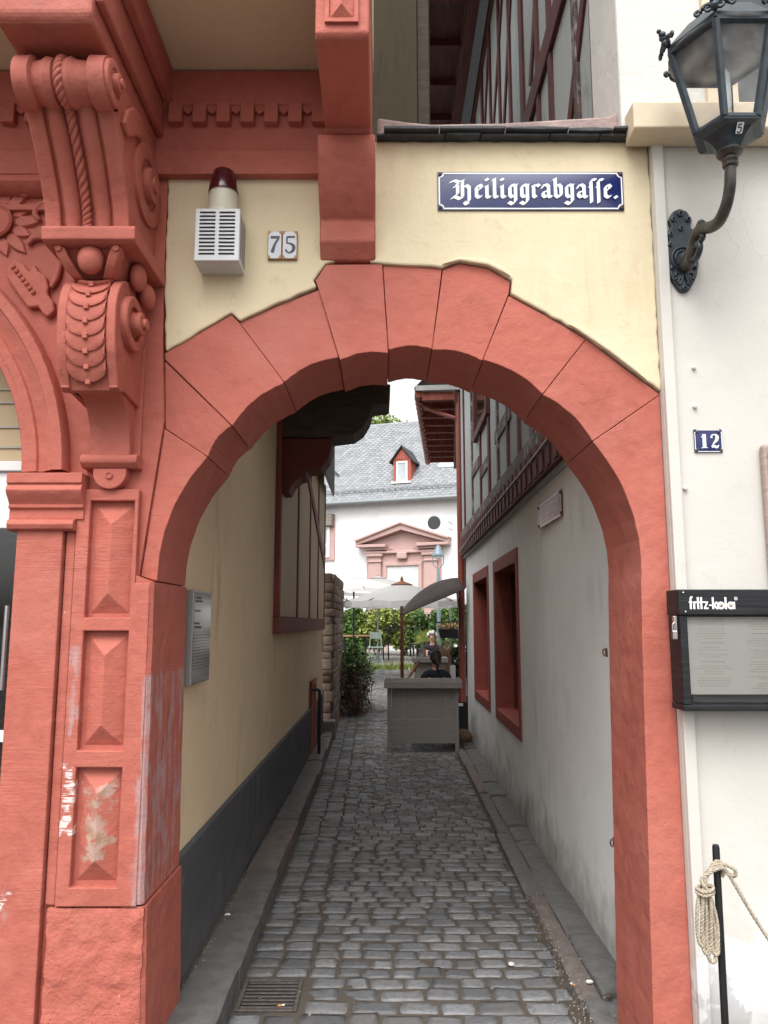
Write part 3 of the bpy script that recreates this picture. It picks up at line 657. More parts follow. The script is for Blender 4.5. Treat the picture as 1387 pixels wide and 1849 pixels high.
# ---- the scroll console, from top to bottom
XL, XR = -1.255, -.945
S_prof = [(2.40, 3.55), (2.435, 3.46), (2.475, 3.41), (2.545, 3.33), (2.61, 3.24), (2.65, 3.17), (2.668, 3.11), (2.668, 3.068)]
con = PT("scroll_console", MB().prism([(y + .022, z) for y, z in S_prof] + [(3.0, 3.068), (3.0, 3.585), (2.6, 3.585)], XL + .05, XR - .05, 'X'), RED, smooth='auto')
for (a, b) in ((XL, XL + .058), (XR - .058, XR)):
    MB().prism(S_prof + [(3.0, 3.068), (3.0, 3.585), (2.6, 3.585)], a, b, 'X').obj("console_band", RED, con, bevel=.005, smooth='auto')
for xm in (-1.155, -1.045):
    MB().tube([(xm, y + .030, z) for y, z in S_prof], .034, 10).obj("console_flute", RED, con, smooth=True)
def rope(path, r, turns, name, mat, parent, strands=3, seg=6):
    path = [Vector(p) for p in path]; n = len(path); mb = MB()
    for s in range(strands):
        pts = []
        for i, p in enumerate(path):
            d = (path[min(i + 1, n - 1)] - path[max(i - 1, 0)]).normalized(); a = Vector((1, 0, 0)) if abs(d.x) < .8 else Vector((0, 0, 1))
            u = (a - d * a.dot(d)).normalized(); w = d.cross(u); t = 2 * math.pi * (turns * i / (n - 1) + s / strands); pts.append(p + (u * math.cos(t) + w * math.sin(t)) * r * .52)
        mb.tube(pts, r * .56, seg)
    return mb.obj(name, mat, parent, smooth=True)
rp = smooth_path([(-1.10, y + .006, z) for y, z in S_prof], 14)
rope(rp, .017, 7, "rope_moulding", RED, con)
RC = (2.43, 3.50)
roll = MB().lathe([(.001, XL - .012), (.05, XL - .012), (.052, XL), (.086, XL), (.088, XL + .055), (.070, XL + .062), (.074, XL + .085), (.084, XL + .105), (.078, XL + .128), (.066, XL + .132), (.066, XL + .158), (.078, XL + .162), (.084, XL + .185), (.074, XL + .205), (.070, XR - .062), (.088, XR - .055), (.086, XR), (.052, XR), (.05, XR + .012), (.001, XR + .012)], (0, RC[0], RC[1]), 'X', 28).obj("console_roll", RED, con, smooth='auto')
rope([(-1.10, RC[0] + .074 * math.cos(t / 10), RC[1] + .074 * math.sin(t / 10)) for t in range(14, 50)], .016, 4, "rope_moulding", RED, con)
def volute(cx, cy, cz, r, out, parent, name="volute"):
    mb = MB()
    mb.lathe([(r, 0), (r, out * .35), (r * .93, out * .42), (r * .62, out * .38), (r * .60, out * .2), (r * .42, out * .2), (r * .42, out * .75), (r * .38, out * .8), (r * .2, out * .8), (r * .2, out), (.001, out)], (cx, cy, cz), 'X', 32)
    return mb.obj(name, RED, parent, smooth='auto')
volute(XR - .004, 2.835, 3.365, .158, .05, con)
volute(XR - .002, 2.43, 3.50, .078, .045, con)
MB().prism([(2.52, 3.42), (2.56, 3.50), (2.62, 3.55), (2.72, 3.57), (2.72, 3.49), (2.66, 3.46), (2.58, 3.40)], XR - .002, XR + .02, 'X').obj("side_leaf", RED, con, bevel=.008)
# shelf with egg and dart below
sh = PT("console_shelf", MB().prism([(2.60, 3.068), (2.595, 3.06), (2.60, 3.018), (2.62, 3.010), (3.0, 3.010), (3.0, 3.068)], -1.235, -.897, 'X'), RED, bevel=.006)
MB().add([(-1.19, 2.66, 3.012), (-.965, 2.66, 3.012), (-.965, 3.0, 3.012), (-1.19, 3.0, 3.012), (-1.14, 2.74, 2.93), (-1.0, 2.74, 2.93), (-1.0, 3.0, 2.90), (-1.14, 3.0, 2.90)], [(0, 1, 5, 4), (1, 2, 6, 5), (3, 0, 4, 7), (4, 5, 6, 7)]).obj("echinus", RED, sh)
MB().ball((-1.077, 2.665, 2.972), (.048, .04, .056), 18, 12).obj("egg", RED, sh, smooth=True)
for (xa, sg) in ((-1.205, 1), (-.955, -1)):
    mb = MB(); pth = [(2.635, 3.010, 0), (2.64, 2.975, .012), (2.665, 2.94, .03), (2.70, 2.915, .05)]
    mb.add([p for (y, z, dx) in pth for p in ((xa + sg * dx, y, z), (xa + sg * (dx + .04), y, z), (xa + sg * (dx + .04), y + .05, z + .0), (xa + sg * dx, y + .05, z))],
           [(k * 4 + q, k * 4 + (q + 1) % 4, k * 4 + 4 + (q + 1) % 4, k * 4 + 4 + q) for k in range(3) for q in range(4)] + [(3, 2, 1, 0), (12, 13, 14, 15)]).obj("dart", RED, sh, bevel=.006, smooth='auto')
    MB().lathe([(.001, 0), (.012, 0), (.012, .006), (.001, .006)], (xa + sg * .02, 2.629, 3.0), 'Y', 12).obj("dart_button", RED, sh, smooth='auto')
MB().ball((-.945, 2.80, 2.965), (.03, .05, .055)).obj("egg", RED, sh, smooth=True)
MB().ball((-.94, 2.90, 2.93), (.03, .055, .05)).obj("egg", RED, sh, smooth=True)
# lower scroll with overlapping scales
L_prof = [(2.90, 2.938), (2.80, 2.938), (2.735, 2.92), (2.688, 2.878), (2.662, 2.815), (2.656, 2.74), (2.665, 2.66), (2.684, 2.59), (2.708, 2.535), (2.722, 2.50)]
SX0, SX1 = -1.185, -.972
Ls = [(p.x, p.y) for p in smooth_path([(y, z, 0) for y, z in L_prof], 5)]
under = [(2.75, 2.49), (2.79, 2.505), (2.83, 2.505), (3.0, 2.49), (3.0, 2.938)]
lo = PT("lower_scroll", MB().prism([(y + .012, z - .004) for y, z in Ls] + under, SX0 + .02, SX1 - .02, 'X'), RED, smooth='auto')
for (a, b) in ((SX0, SX0 + .036), (SX1 - .036, SX1)): MB().prism(Ls + under, a, b, 'X').obj("scroll_band", RED, lo, bevel=.005, smooth='auto')
acc = [0]
for p, q in zip(Ls, Ls[1:]): acc.append(acc[-1] + math.hypot(q[0] - p[0], q[1] - p[1]))
def at_len(s):
    s = max(0, min(acc[-1], s))
    for i in range(len(acc) - 1):
        if acc[i + 1] >= s:
            t = (s - acc[i]) / (acc[i + 1] - acc[i]); p, q = Ls[i], Ls[i + 1]; d = Vector((q[0] - p[0], q[1] - p[1])).normalized()
            return p[0] + (q[0] - p[0]) * t, p[1] + (q[1] - p[1]) * t, -d.y if False else d.y, -d.x
    return (*Ls[-1], 0, 0)
hw = (SX1 - SX0) / 2 - .036; xm = (SX0 + SX1) / 2
for k in range(8):
    s0 = .17 + k * .055; mb = MB(); vs = []; n = 12
    for i in range(n + 1):
        a = math.pi * i / n; x = xm - hw * math.cos(a); dn = math.sin(a)
        for (ss, off) in ((s0 - .05, .000), (s0 + dn * .05 - .012, .014), (s0 + dn * .05, .011), (s0 + dn * .05, -.004)):
            y, z, ny, nz = at_len(ss); nn = Vector((ny, nz)); c = Vector((y - 2.83, z - 2.74)); nn = nn if nn.dot(c) > 0 else -nn
            vs.append((x, y + nn.x * (off - .008 + .004), z + nn.y * (off - .004)))
    fs = [(i * 4 + q, i * 4 + q + 1, i * 4 + q + 5, i * 4 + q + 4) for i in range(n) for q in range(3)]
    mb.add(vs, fs).obj("scale", RED, lo, smooth='auto')
    y, z, ny, nz = at_len(s0 + .05); MB().box(xm - .009, xm + .009, y - .014, y + .008, z - .012, z + .010).obj("scale_bead", RED, lo, bevel=.003)
volute(SX1 - .004, 2.80, 2.775, .105, .075, lo)
# shaft curving back to the wall, and the cul-de-lamp
PT("console_shaft", MB().prism([(2.75, 2.50), (2.81, 2.495), (2.86, 2.46), (2.895, 2.41), (2.912, 2.34), (2.918, 2.27), (3.0, 2.27), (3.0, 2.53)], -1.14, -.985, 'X'), RED, smooth='auto', bevel=.004)
PT("shaft_panel", MB().box(-1.165, -.96, 2.962, 2.99, 2.28, 2.75), RED, bevel=.004)
cd = mould("shaft_foot", [(.07, 2.296), (.078, 2.29), (.082, 2.275), (.078, 2.262), (.062, 2.25), (.056, 2.245)], -1.175, -.955)
ps = [(-1.13, 2.244), (-1.13, 2.225)] + [(-1.065 - .065 * math.cos(R(a)), 2.225 - .062 * math.sin(R(a))) for a in range(10, 171, 10)] + [(-1.0, 2.225), (-1.0, 2.244)]
MB().prism(ps, 2.932, 2.99).obj("pendant", RED, cd, bevel=.005)
MB().lathe([(.001, 0), (.014, 0), (.014, -.005), (.011, -.007), (.009, -.003), (.001, -.003)], (-1.065, 2.931, 2.215), 'Y', 14).obj("pendant_button", RED, cd, smooth='auto')

# shop front inside the arch
BEIGE = simple("beige_blind", (.50, .39, .24), .7, .12, 4, .05)
GREIGE = simple("grey_frame", (.36, .34, .31), .5, .1, 5, .05)
sf = PT("shop_transom", MB().box(-3.15, -1.40, 3.24, 3.30, 2.296, 2.339), WHITE_P, bevel=.004)
MB().box(-3.15, -1.40, 3.27, 3.29, 2.346, 3.1).obj("window_blind", BEIGE, sf)
for py in (2.40, 2.49, 2.60, 2.66): MB().box(-3.15, -1.40, 3.262, 3.27, py, py + .008).obj("blind_batten", GREIGE, sf)
PT("shop_fascia", MB().box(-3.15, -1.40, 3.26, 3.30, 2.049, 2.293), WHITE_P, bevel=.004)
dr = PT("shop_door_frame", MB().box(-1.475, -1.415, 3.22, 3.29, 0, 2.049), GREIGE, bevel=.004)
MB().box(-3.15, -1.476, 3.25, 3.256, .05, 2.049).obj("door_glass", CLEAR, dr)
for xx in (-1.50, -1.55): MB().tube([(xx, 3.19, 1.38), (xx, 3.19, 1.72)], .011, 10).tube([(xx, 3.19, 1.44), (xx, 3.25, 1.44)], .006, 8).tube([(xx, 3.19, 1.66), (xx, 3.25, 1.66)], .006, 8).obj("door_handle", STEEL, dr, smooth='auto')
MB().box(-1.62, -1.50, 3.235, 3.248, 1.17, 1.215).obj("door_notice", WHITE_P, dr)
SHOPW = wood("shop_interior_wood", (.045, .03, .02), (6, 6, 20))
PT("shop_interior", MB().box(-3.3, -1.0, 5.2, 5.3, 0, 3.1).box(-3.3, -3.2, 3.45, 5.2, 0, 3.1).box(-1.0, -.98, 3.45, 5.2, 0, 3.1).box(-3.3, -.98, 3.45, 5.3, 3.1, 3.15).box(-3.3, -.98, 3.45, 5.3, -.01, .01), SHOPW)
tb = thing("display_table", "pale wooden table edge behind the shop door glass", "table", (-1.75, 3.7, 0))
MB().box(-2.4, -1.52, 3.35, 4.0, .90, .94).obj("table_top", OAK, tb, bevel=.004)
for (xx, yy) in ((-2.36, 3.39), (-1.56, 3.39), (-2.36, 3.96), (-1.56, 3.96)): MB().box(xx - .03, xx + .03, yy - .03, yy + .03, .01, .899).obj("leg", OAK, tb)

# ---- alley flank of the corner house
PT("alley_wall", MB().prism([(-.912, 3.445), (-.888, 11.3), (-.976, 11.3), (-.976, 3.445)], -.02, 4.3, 'Z'), YEL_A)  # unseen upper part left off to let sky light into the alley
PT("alley_plinth", MB().prism([(-.888, 3.446), (-.868, 9.42), (-.92, 9.42), (-.93, 3.446)], -.02, .64, 'Z'), PLINTH, bevel=.012)
PT("alley_plinth", MB().prism([(-.868, 9.95), (-.864, 11.28), (-.92, 11.28), (-.92, 9.95)], -.02, .64, 'Z'), PLINTH, bevel=.012)
REDT = wood("red_timber", (.19, .05, .04), (9, 9, 3), var=.25)
SAND = wood("yellow_infill_board", (.56, .44, .27), (3, 30, 3), var=.18)
rail = PT("timber_sill", MB().box(-.905, -.852, 6.3, 11.25, 1.56, 1.70), REDT, bevel=.006)
ysq = [6.36, 7.72, 8.98, 10.10, 11.2]
for a in ysq: MB().box(-.90, -.857, a - .05, a + .05, 1.702, 3.66).obj("timber_post", REDT, rail, bevel=.005)
for a, b in zip(ysq, ysq[1:]): MB().box(-.90, -.868, a + .055, b - .055, 1.703, 3.66).obj("infill_panel", SAND, rail, bevel=.004)
mb = MB(); bar(mb, (-.868, 8.3, 3.4), (-.868, 11.1, 2.5), .14, .016, (1, 0, 0)); mb.obj("timber_brace", REDT, rail)
# jettied upper storey over the alley on stepped corbels
PT("jetty_wall", MB().box(-.905, .235, 5.0, 5.6, 3.75, 6.6).box(-.905, .02, 5.601, 6.9, 3.75, 6.6), plaster("shaded_dirty_plaster", (.085, .066, .042), dirt=(.035, .028, .02), dirt_amt=.7, bs=60, streak=.5))  # base colour darkened for shade and dirt; top cut low for sky light
PT("jetty_post", MB().box(.236, .33, 5.02, 5.2, 3.70, 6.6), DKWOOD, bevel=.01)
PT("jetty_soffit", MB().box(-.905, .03, 5.0, 6.9, 3.70, 3.748), DKWOOD)
PT("upper_corbel", MB().prism([(-.905, 3.699), (0.055, 3.681), (0.045, 3.510), (-0.102, 3.490), (-0.125, 3.393), (-0.182, 3.296), (-0.261, 3.238), (-0.450, 3.214), (-.905, 3.214)], 6.38, 6.75), DKWOOD, bevel=.012)
PT("lower_corbel", MB().prism([(-.905, 3.214 - .002), (-0.445, 3.209), (-0.449, 3.132), (-0.476, 3.026), (-0.541, 2.950), (-0.657, 2.926), (-0.661, 2.883), (-0.717, 2.864), (-0.772, 2.817), (-0.808, 2.741), (-.905, 2.741)], 6.40, 6.70), wood("oxblood_corbel", (.13, .028, .022), (5, 5, 20), var=.25), bevel=.012)
PT("slate_hung_bay", MB().prism([(-.90, 3.9), (-.76, 3.52), (-.745, 3.50), (-.735, 3.54), (-.735, 4.3), (-.90, 4.3)], 9.6, 11.28), SLATE_D, bevel=.01)
# cellar hatch
hf = PT("cellar_hatch", MB().box(-.885, -.866, 9.43, 9.94, .06, .96), REDT, bevel=.004)
MB().box(-.8655, -.852, 9.43, 9.50, .05, .97).box(-.8655, -.852, 9.87, 9.94, .05, .97).box(-.8655, -.852, 9.50, 9.87, .90, .97).obj("hatch_frame", RED_S, hf)
rl = thing("guard_rail", "bent black tube rail in front of the red cellar hatch", "rail", (-.78, 9.6, 0))
MB().tube(smooth_path([(-.86, 9.42, .86), (-.80, 9.42, .86), (-.775, 9.42, .84), (-.77, 9.42, .78), (-.77, 9.42, .1)], 5), .02, 10).obj("tube", BLACK_M, rl, smooth='auto')
MB().box(-.80, -.74, 9.39, 9.45, .09, .11).obj("foot_plate", BLACK_M, rl)

# ================================================================== WHITE HOUSE (right)
wh = thing("white_house", "white plastered house with half-timbered alley side right of the arch", "house", (2.5, 3.2, 0))
def WT(name, mb, mat=WHT, parent=None, **k): return mb.obj(name, mat, parent or wh, **k)
WT("front_wall", MB().box(1.113, 4.5, 2.97, 3.4, -.02, 3.68), WHT)
WT("upper_front_wall", MB().box(.995, 4.5, 2.96, 3.36, 3.70, 9.0), WHT2, bevel=.01)
WT("corner_lath", MB().box(1.114, 1.158, 2.945, 2.975, -.02, 3.625), WHT, bevel=.004)
SILL = simple("cream_painted_ledge", (.66, .55, .40), .6, .12, 5, .2, 60)
WT("ledge", MB().prism([(2.853, 3.745), (2.853, 3.632), (2.862, 3.626), (2.965, 3.618), (2.965, 3.755)], 1.01, 4.5, 'X'), SILL, bevel=.006)
# upper window
wf = WT("window_frame", MB().box(1.354, 1.354 + .13, 2.935, 2.97, 3.757, 5.2).box(1.354 + .13, 3.2, 2.935, 2.97, 5.07, 5.2), SILL, bevel=.004)
MB().box(1.354 + .13, 3.2, 2.945, 2.958, 3.757, 5.07).obj("window_pane", GLASS_D, wf)
# shutter at the picture's right edge
sw = wood("faded_shutter", (.40, .30, .26), (2, 2, 40), var=.25)
st = WT("shutter", MB().box(1.475, 2.2, 2.93, 2.968, 1.79, 2.34), sw, bevel=.012)
for k in range(16): MB().box(1.49, 2.15, 2.924, 2.931, 1.82 + k * .031, 1.838 + k * .031).obj("louvre", sw, st)
for (px, z) in ((1.235, 2.50), (1.178, 2.17), (1.24, 2.66)):
    MB().lathe([(.001, 0), (.009, 0), (.007, -.012), (.001, -.014)], (px, 2.969, z), 'Y', 8).obj("nail", WHT, wh, smooth='auto')
# alley flank: plastered ground floor, exposed frame above
aw0, aw1 = 1.105, 1.225
def awx(y): return aw0 + (aw1 - aw0) * (y - 3.44) / 8.1
WA, WB = (6.6, 8.25), (8.72, 10.42); WZ0, WZ1 = .67, 2.30
gwall = MB()
def seg(y0, y1, z0, z1, x_off=0, d=.28):
    gwall.add([(awx(y0), y0, z0), (awx(y1), y1, z0), (awx(y1) + d, y1, z0), (awx(y0) + d, y0, z0), (awx(y0), y0, z1), (awx(y1), y1, z1), (awx(y1) + d, y1, z1), (awx(y0) + d, y0, z1)],
              [(0, 3, 2, 1), (4, 5, 6, 7), (0, 1, 5, 4), (1, 2, 6, 5), (2, 3, 7, 6), (3, 0, 4, 7)])
seg(3.41, WA[0], -.02, 2.635); seg(WA[1], WB[0], -.02, 2.61); seg(WB[1], 11.5, -.02, 2.6)
for (a, b) in (WA, WB): seg(a, b, -.02, WZ0); seg(a, b, WZ1, 2.62)
WT("alley_wall", gwall, GRY)
for (a, b) in (WA, WB):
    fr = MB(); f = .11; d0 = -.012
    def fb(y0, y1, z0, z1):
        fr.add([(awx(y0) + d0, y0, z0), (awx(y1) + d0, y1, z0), (awx(y1) + .24, y1, z0), (awx(y0) + .24, y0, z0), (awx(y0) + d0, y0, z1), (awx(y1) + d0, y1, z1), (awx(y1) + .24, y1, z1), (awx(y0) + .24, y0, z1)],
               [(0, 3, 2, 1), (4, 5, 6, 7), (0, 1, 5, 4), (1, 2, 6, 5), (2, 3, 7, 6), (3, 0, 4, 7)])
    fb(a, a + f, WZ0, WZ1); fb(b - f, b, WZ0, WZ1); fb(a + f, b - f, WZ1 - .13, WZ1); fb(a + f, b - f, WZ0, WZ0 + .11)
    w = fr.obj("window_surround", red_stone("window_sandstone", (.26, .06, .045), True), wh, bevel=.008)
    MB().box(awx(a) + .19, awx(b) + .20, a + f, b - f, WZ0 + .111, WZ1 - .131).obj("window_pane", GLASS_D, w)
    MB().box(awx(a) + .15, awx(a) + .189, (a + b) / 2 - .03, (a + b) / 2 + .03, WZ0 + .111, WZ1 - .131).obj("window_mullion", OXB, w)
UX = 1.072
WT("timber_wall", MB().box(UX, UX + .25, 3.37, 11.5, 2.60, 8.05), INFILL)
sl_ = MB(); sl_.box(UX - .035, UX + .05, 3.45, 11.5, 2.63, 2.875); WT("jetty_beam", sl_, OXB, bevel=.01)
WT("ground_sill", MB().box(UX - .03, UX + .05, 3.45, 11.5, 2.878, 3.00), OXB_W, bevel=.012)
for k in range(34):
    yy = 3.9 + k * .22
    WT("joist_end", MB().box(UX - .045, UX - .034, yy, yy + .12 + random.uniform(-.02, .02), 2.65, 2.868), OXB, bevel=.004)
WT("middle_rail", MB().box(UX - .03, UX + .04, 3.42, 11.5, 5.30, 5.50), OXB, bevel=.01)
WT("top_plate", MB().box(UX - .03, UX + .04, 3.42, 11.5, 7.90, 8.08), OXB, bevel=.01)
posts = [3.50, 3.88, 4.52, 4.92, 5.52, 6.10, 6.70, 7.35, 8.05, 8.85, 9.8, 10.9]
for i, yy in enumerate(posts):
    w = .13 if i in (0, 4, 8) else .085
    if i: WT("timber_post", MB().box(UX - .022, UX + .03, yy - w / 2, yy + w / 2, 3.002, 5.298), OXB_W if i % 3 == 1 else OXB, bevel=.006)
    else: WT("timber_post", MB().box(UX - .022, UX + .03, yy - .06, yy + .06, 3.002, 8.0), OXB, bevel=.006)
    if i: WT("timber_post", MB().box(UX - .022, UX + .03, yy - w / 2, yy + w / 2, 5.502, 7.898), OXB, bevel=.006)
for (a, b) in (((3.52, 5.15), (4.6, 3.9)), ((5.5, 7.8), (6.9, 5.55)), ((6.15, 7.8), (8.1, 5.6)), ((4.0, 7.7), (5.2, 5.6)), ((7.4, 7.8), (8.9, 5.6))):
    mb = MB(); bar(mb, (UX, a[0], a[1]), (UX, b[0], b[1]), .10, .017, (-1, 0, 0)); WT("timber_brace", mb, OXB, bevel=.004)
for (y0, y1, z) in ((6.53, 7.55, 3.42), (8.1, 8.8, 3.32), (9.0, 9.75, 3.5), (5.0, 5.48, 3.5)):
    WT("timber_rail", MB().box(UX - .018, UX + .03, y0, y1, z, z + .13), OXB_W, bevel=.006)
uw = WT("alley_window", MB().box(UX - .05, UX + .01, 7.95, 8.05, 3.85, 5.1).box(UX - .05, UX + .01, 9.2, 9.3, 3.85, 5.1).box(UX - .05, UX + .01, 8.05, 9.2, 3.85, 3.95), OXB, bevel=.008)
MB().box(UX - .025, UX - .015, 8.052, 9.198, 3.952, 5.1).obj("window_pane", GLASS_D, uw)
WT("cable", MB().tube(smooth_path([(UX - .052, 3.6, 2.86), (UX - .052, 5, 2.80), (UX - .052, 7, 2.78), (UX - .052, 9, 2.76), (UX - .052, 11.4, 2.70)], 6), .008, 6), GREIGE, smooth=True)
for o in wh.children:
    if o.name.split('.')[0] in ('timber_wall', 'jetty_beam', 'ground_sill', 'joist_end', 'middle_rail', 'top_plate', 'timber_post', 'timber_brace', 'timber_rail', 'alley_window', 'cable'):
        for q in (o, *o.children):
            for v in q.data.vertices: v.co.x += .013 * (v.co.y - 3.4)
# eaves
ev = WT("eave_fascia", MB().box(.86, .98, 3.3, 11.6, 7.93, 8.10), OXB, bevel=.01)
for k in range(13):
    yy = 3.3 + k * .64; MB().box(.44, .86, yy, yy + .622, 8.10, 8.14).obj("eave_board", EAVE, ev, bevel=.004)
    MB().box(.46, .86, yy - .03, yy + .03, 8.02, 8.099).obj("rafter_end", OXB, ev)
MB().box(.30, .44, 3.3, 11.6, 8.0, 8.2).obj("eave_gutter", DKWOOD, ev, bevel=.02)
MB().add([(.3, 3.2, 8.2), (.3, 11.7, 8.2), (3.8, 11.7, 11.4), (3.8, 3.2, 11.4)], [(0, 1, 2, 3)]).obj("house_roof", SLATE_D, ev)

# ================================================================== REAR HOUSE (angled, beyond the right-hand house)
rh = thing("rear_house", "half-timbered house with red boarded eaves and drainpipe farther down the alley", "house", (1.6, 13, 0))
ra = R(5); ux, uy = math.sin(ra), math.cos(ra)
def Q(s, d): return (1.19 + s * ux + d * uy, 11.55 + s * uy - d * ux)      # s along the wall, d to the right of it
def rbox(mb, s0, s1, d0, d1, z0, z1):
    c = [Q(s0, d0), Q(s1, d0), Q(s1, d1), Q(s0, d1)]
    return mb.add([(x, y, z0) for x, y in c] + [(x, y, z1) for x, y in c], [(0, 3, 2, 1), (4, 5, 6, 7), (0, 1, 5, 4), (1, 2, 6, 5), (2, 3, 7, 6), (3, 0, 4, 7)])
rbox(MB(), .05, 5.2, .10, 3, 2.4, 5.2).obj("upper_wall", INFILL, rh)
rbox(MB(), 1.9, 5.2, .14, 3, 0, 2.4).obj("lower_wall", GRY, rh)
rbox(MB(), .05, 5.2, .02, .12, 2.38, 2.62).obj("jetty_beam", EAVE2, rh, bevel=.01)
for s in (.1, .8, 1.6, 2.4, 3.2, 4.0, 4.8): rbox(MB(), s, s + .12, .07, .12, 2.63, 5.1).obj("timber_post", OXB, rh)
ef = rbox(MB(), 0, 5.2, -.10, .08, 5.03, 5.17).obj("eave_fascia", OXB, rh)
for k in range(10):
    s = k * .52; rbox(MB(), s, s + .50, -.62, -.1, 5.18, 5.21).obj("eave_board", EAVE2, ef, bevel=.003)
    rbox(MB(), s, s + .07, -.60, .02, 5.08, 5.178).obj("rafter_end", EAVE2, ef)
for k in range(18):
    s = k * .29; c = Q(s + .14, -.66); MB().lathe([(.06, -.15), (.068, -.15), (.06, .15), (.052, .15)], (c[0], c[1], 5.19), 'Y', 12).obj("eave_tile", EAVE2, ef, smooth='auto')
c0, c1 = Q(-.05, -.75), Q(5.2, -.75)
MB().add([(*Q(-.05, -.72), 5.27), (*Q(5.3, -.72), 5.27), (*Q(5.3, 2.5), 8.4), (*Q(-.05, 2.5), 8.4)], [(0, 1, 2, 3)]).obj("roof_slope", SLATE_D, rh)
rbox(MB(), -.06, -.01, -.70, .1, 5.22, 5.30).obj("verge_flashing", simple("lead_flashing", (.42, .42, .42), .5, .2, 10), rh)
REDPIPE = simple("red_painted_pipe", (.22, .055, .04), .4, .15, 10, .05)
dp = MB().tube([(1.16, 11.6, .5), (1.16, 11.6, 5.6)], .05, 12).obj("drainpipe", REDPIPE, rh, smooth='auto')
MB().tube(smooth_path([(*Q(.3, -.62), 5.12), (*Q(.3, -.5), 5.02), (1.05, 11.62, 4.82), (1.15, 11.6, 4.78)], 5), .03, 10).obj("gutter_outlet", REDPIPE, dp, smooth=True)
for z in (1.2, 2.4, 3.6, 4.6): MB().lathe([(.046, -.012), (.052, -.012), (.052, .012), (.046, .012)], (1.16, 11.6, z), 'Z', 14).obj("pipe_collar", REDPIPE, dp)

# ================================================================== RUBBLE WALL
rw = thing("rubble_wall", "old rubble stone garden wall ending beside the alley behind the yellow house", "wall", (-1.1, 12.3, 0))
MB().box(-1.6, -.79, 11.56, 14.2, -.02, 2.36).obj("mortar_core", MORTAR, rw)
def stone(mb_parent, c, sx, sy, sz):
    mb = MB(); t = random.random(); n = 8; out = []
    for z, k in ((-.5, .95), (-.36, 1), (.36, 1), (.5, .95)):
        for i in range(n):
            a = 2 * math.pi * (i + .5) / n; cx, cy = math.cos(a), math.sin(a); e = .2
            out.append((c[0] + math.copysign(abs(cx) ** e, cx) * .5 * sx * k * random.uniform(.86, 1.06), c[1] + math.copysign(abs(cy) ** e, cy) * .5 * sy * k * random.uniform(.92, 1.05), c[2] + z * sz * random.uniform(.92, 1.02)))
    fs = [(r * n + i, r * n + (i + 1) % n, (r + 1) * n + (i + 1) % n, (r + 1) * n + i) for r in range(3) for i in range(n)] + [tuple(range(n - 1, -1, -1)), tuple(range(3 * n, 4 * n))]
    return mb.add(out, fs, t).obj("rubble_stone", RUBBLE, mb_parent, smooth='auto', tint=True, fix=False)
z = 0
while z < 2.42:
    hgt = random.uniform(.08, .17); x = -.755 + random.uniform(-.02, .015)
    while x > -1.45:
        w = random.uniform(.14, .32)
        if z < 2.1 or x < -.8 + (2.4 - z): stone(rw, (x - w / 2, 11.58, z + hgt / 2), w * .97, .16, hgt * .94)
        x -= w
    y = 11.68
    while y < 14.1 and z < 2.25:
        w = random.uniform(.16, .36); stone(rw, (-.81, y + w / 2, z + hgt / 2), .14, w * .97, hgt * .94); y += w
    z += hgt
MB().box(-.90, -.70, 11.30, 11.54, -.02, .26).obj("stone_step", KERB, rw, bevel=.02)

# ================================================================== FAR WHITE BUILDING
fb = thing("white_chapel", "long white building with steep slate roof and pink stone portal across the courtyard", "building", (0, 30, 0))
CA, SA = math.cos(R(20)), math.sin(R(20))
def K(s, z, d=0): return (s * CA - d * SA * -1 * -1 if False else s * CA + d * -SA * -1, 30 - s * SA - d * CA, z) if False else (s * CA - d * SA, 30 - s * SA - d * CA, z)
def cprism(poly, d0, d1, mb=None):
    mb = mb or MB(); n = len(poly)
    return mb.add([K(s, z, d0) for s, z in poly] + [K(s, z, d1) for s, z in poly], [tuple(range(n)), tuple(range(2 * n - 1, n - 1, -1))] + [(i, i + n, (i + 1) % n + n, (i + 1) % n) for i in range(n)])
def cbox(s0, s1, z0, z1, d0, d1, mb=None): return cprism([(s0, z0), (s1, z0), (s1, z1), (s0, z1)], d0, d1, mb)
EZ = 6.42
cbox(-13, 14, 0, EZ, -.4, 0).obj("wall", WHITE_FAR, fb)
SL = math.tan(R(47)); RD = 4.1
def roofp(s, u): return K(s, EZ - .05 + u * math.sin(R(47)), .35 - u * math.cos(R(47)))
roof = MB().add([roofp(-13.2, 0), roofp(14.2, 0), roofp(14.2, 5.62), roofp(-13.2, 5.62)], [(0, 1, 2, 3)]).obj("roof", simple("roof_underlay", (.10, .105, .115), .7), fb)
MB().add([roofp(-13.2, 5.62), roofp(14.2, 5.62), K(14.2, EZ, -8), K(-13.2, EZ, -8)], [(0, 1, 2, 3)]).obj("rear_slope", simple("rear_slate", (.2, .21, .22), .6), roof)
nv = (Vector(roofp(1, 0)) - Vector(roofp(0, 0))).cross(Vector(roofp(0, 1)) - Vector(roofp(0, 0))).normalized()
if nv.z < 0: nv = -nv
sm = MB(); u = 0; r = 0
while u < 5.62:
    s = -6.5 + (r % 3) * .075
    while s < 7.5:
        w = .215; t = random.random(); L = .19
        pts = [(s, u + L, .004), (s, u + .04, .02), (s + w * .35, u - .01, .026), (s + w * .75, u + .01, .024), (s + w * .97, u + .07, .018), (s + w * .97, u + L, .004)]
        sm.add([Vector(roofp(a, b)) + nv * (c + random.uniform(0, .006)) for a, b, c in pts], [(0, 1, 2, 3, 4, 5)], t); s += w
    u += .145; r += 1
so = sm.obj("slate_shingles", SLATE, roof, tint=True); so["kind"] = "stuff"
for py in ((0.151, 6.950), ):
    pass
grd = MB()
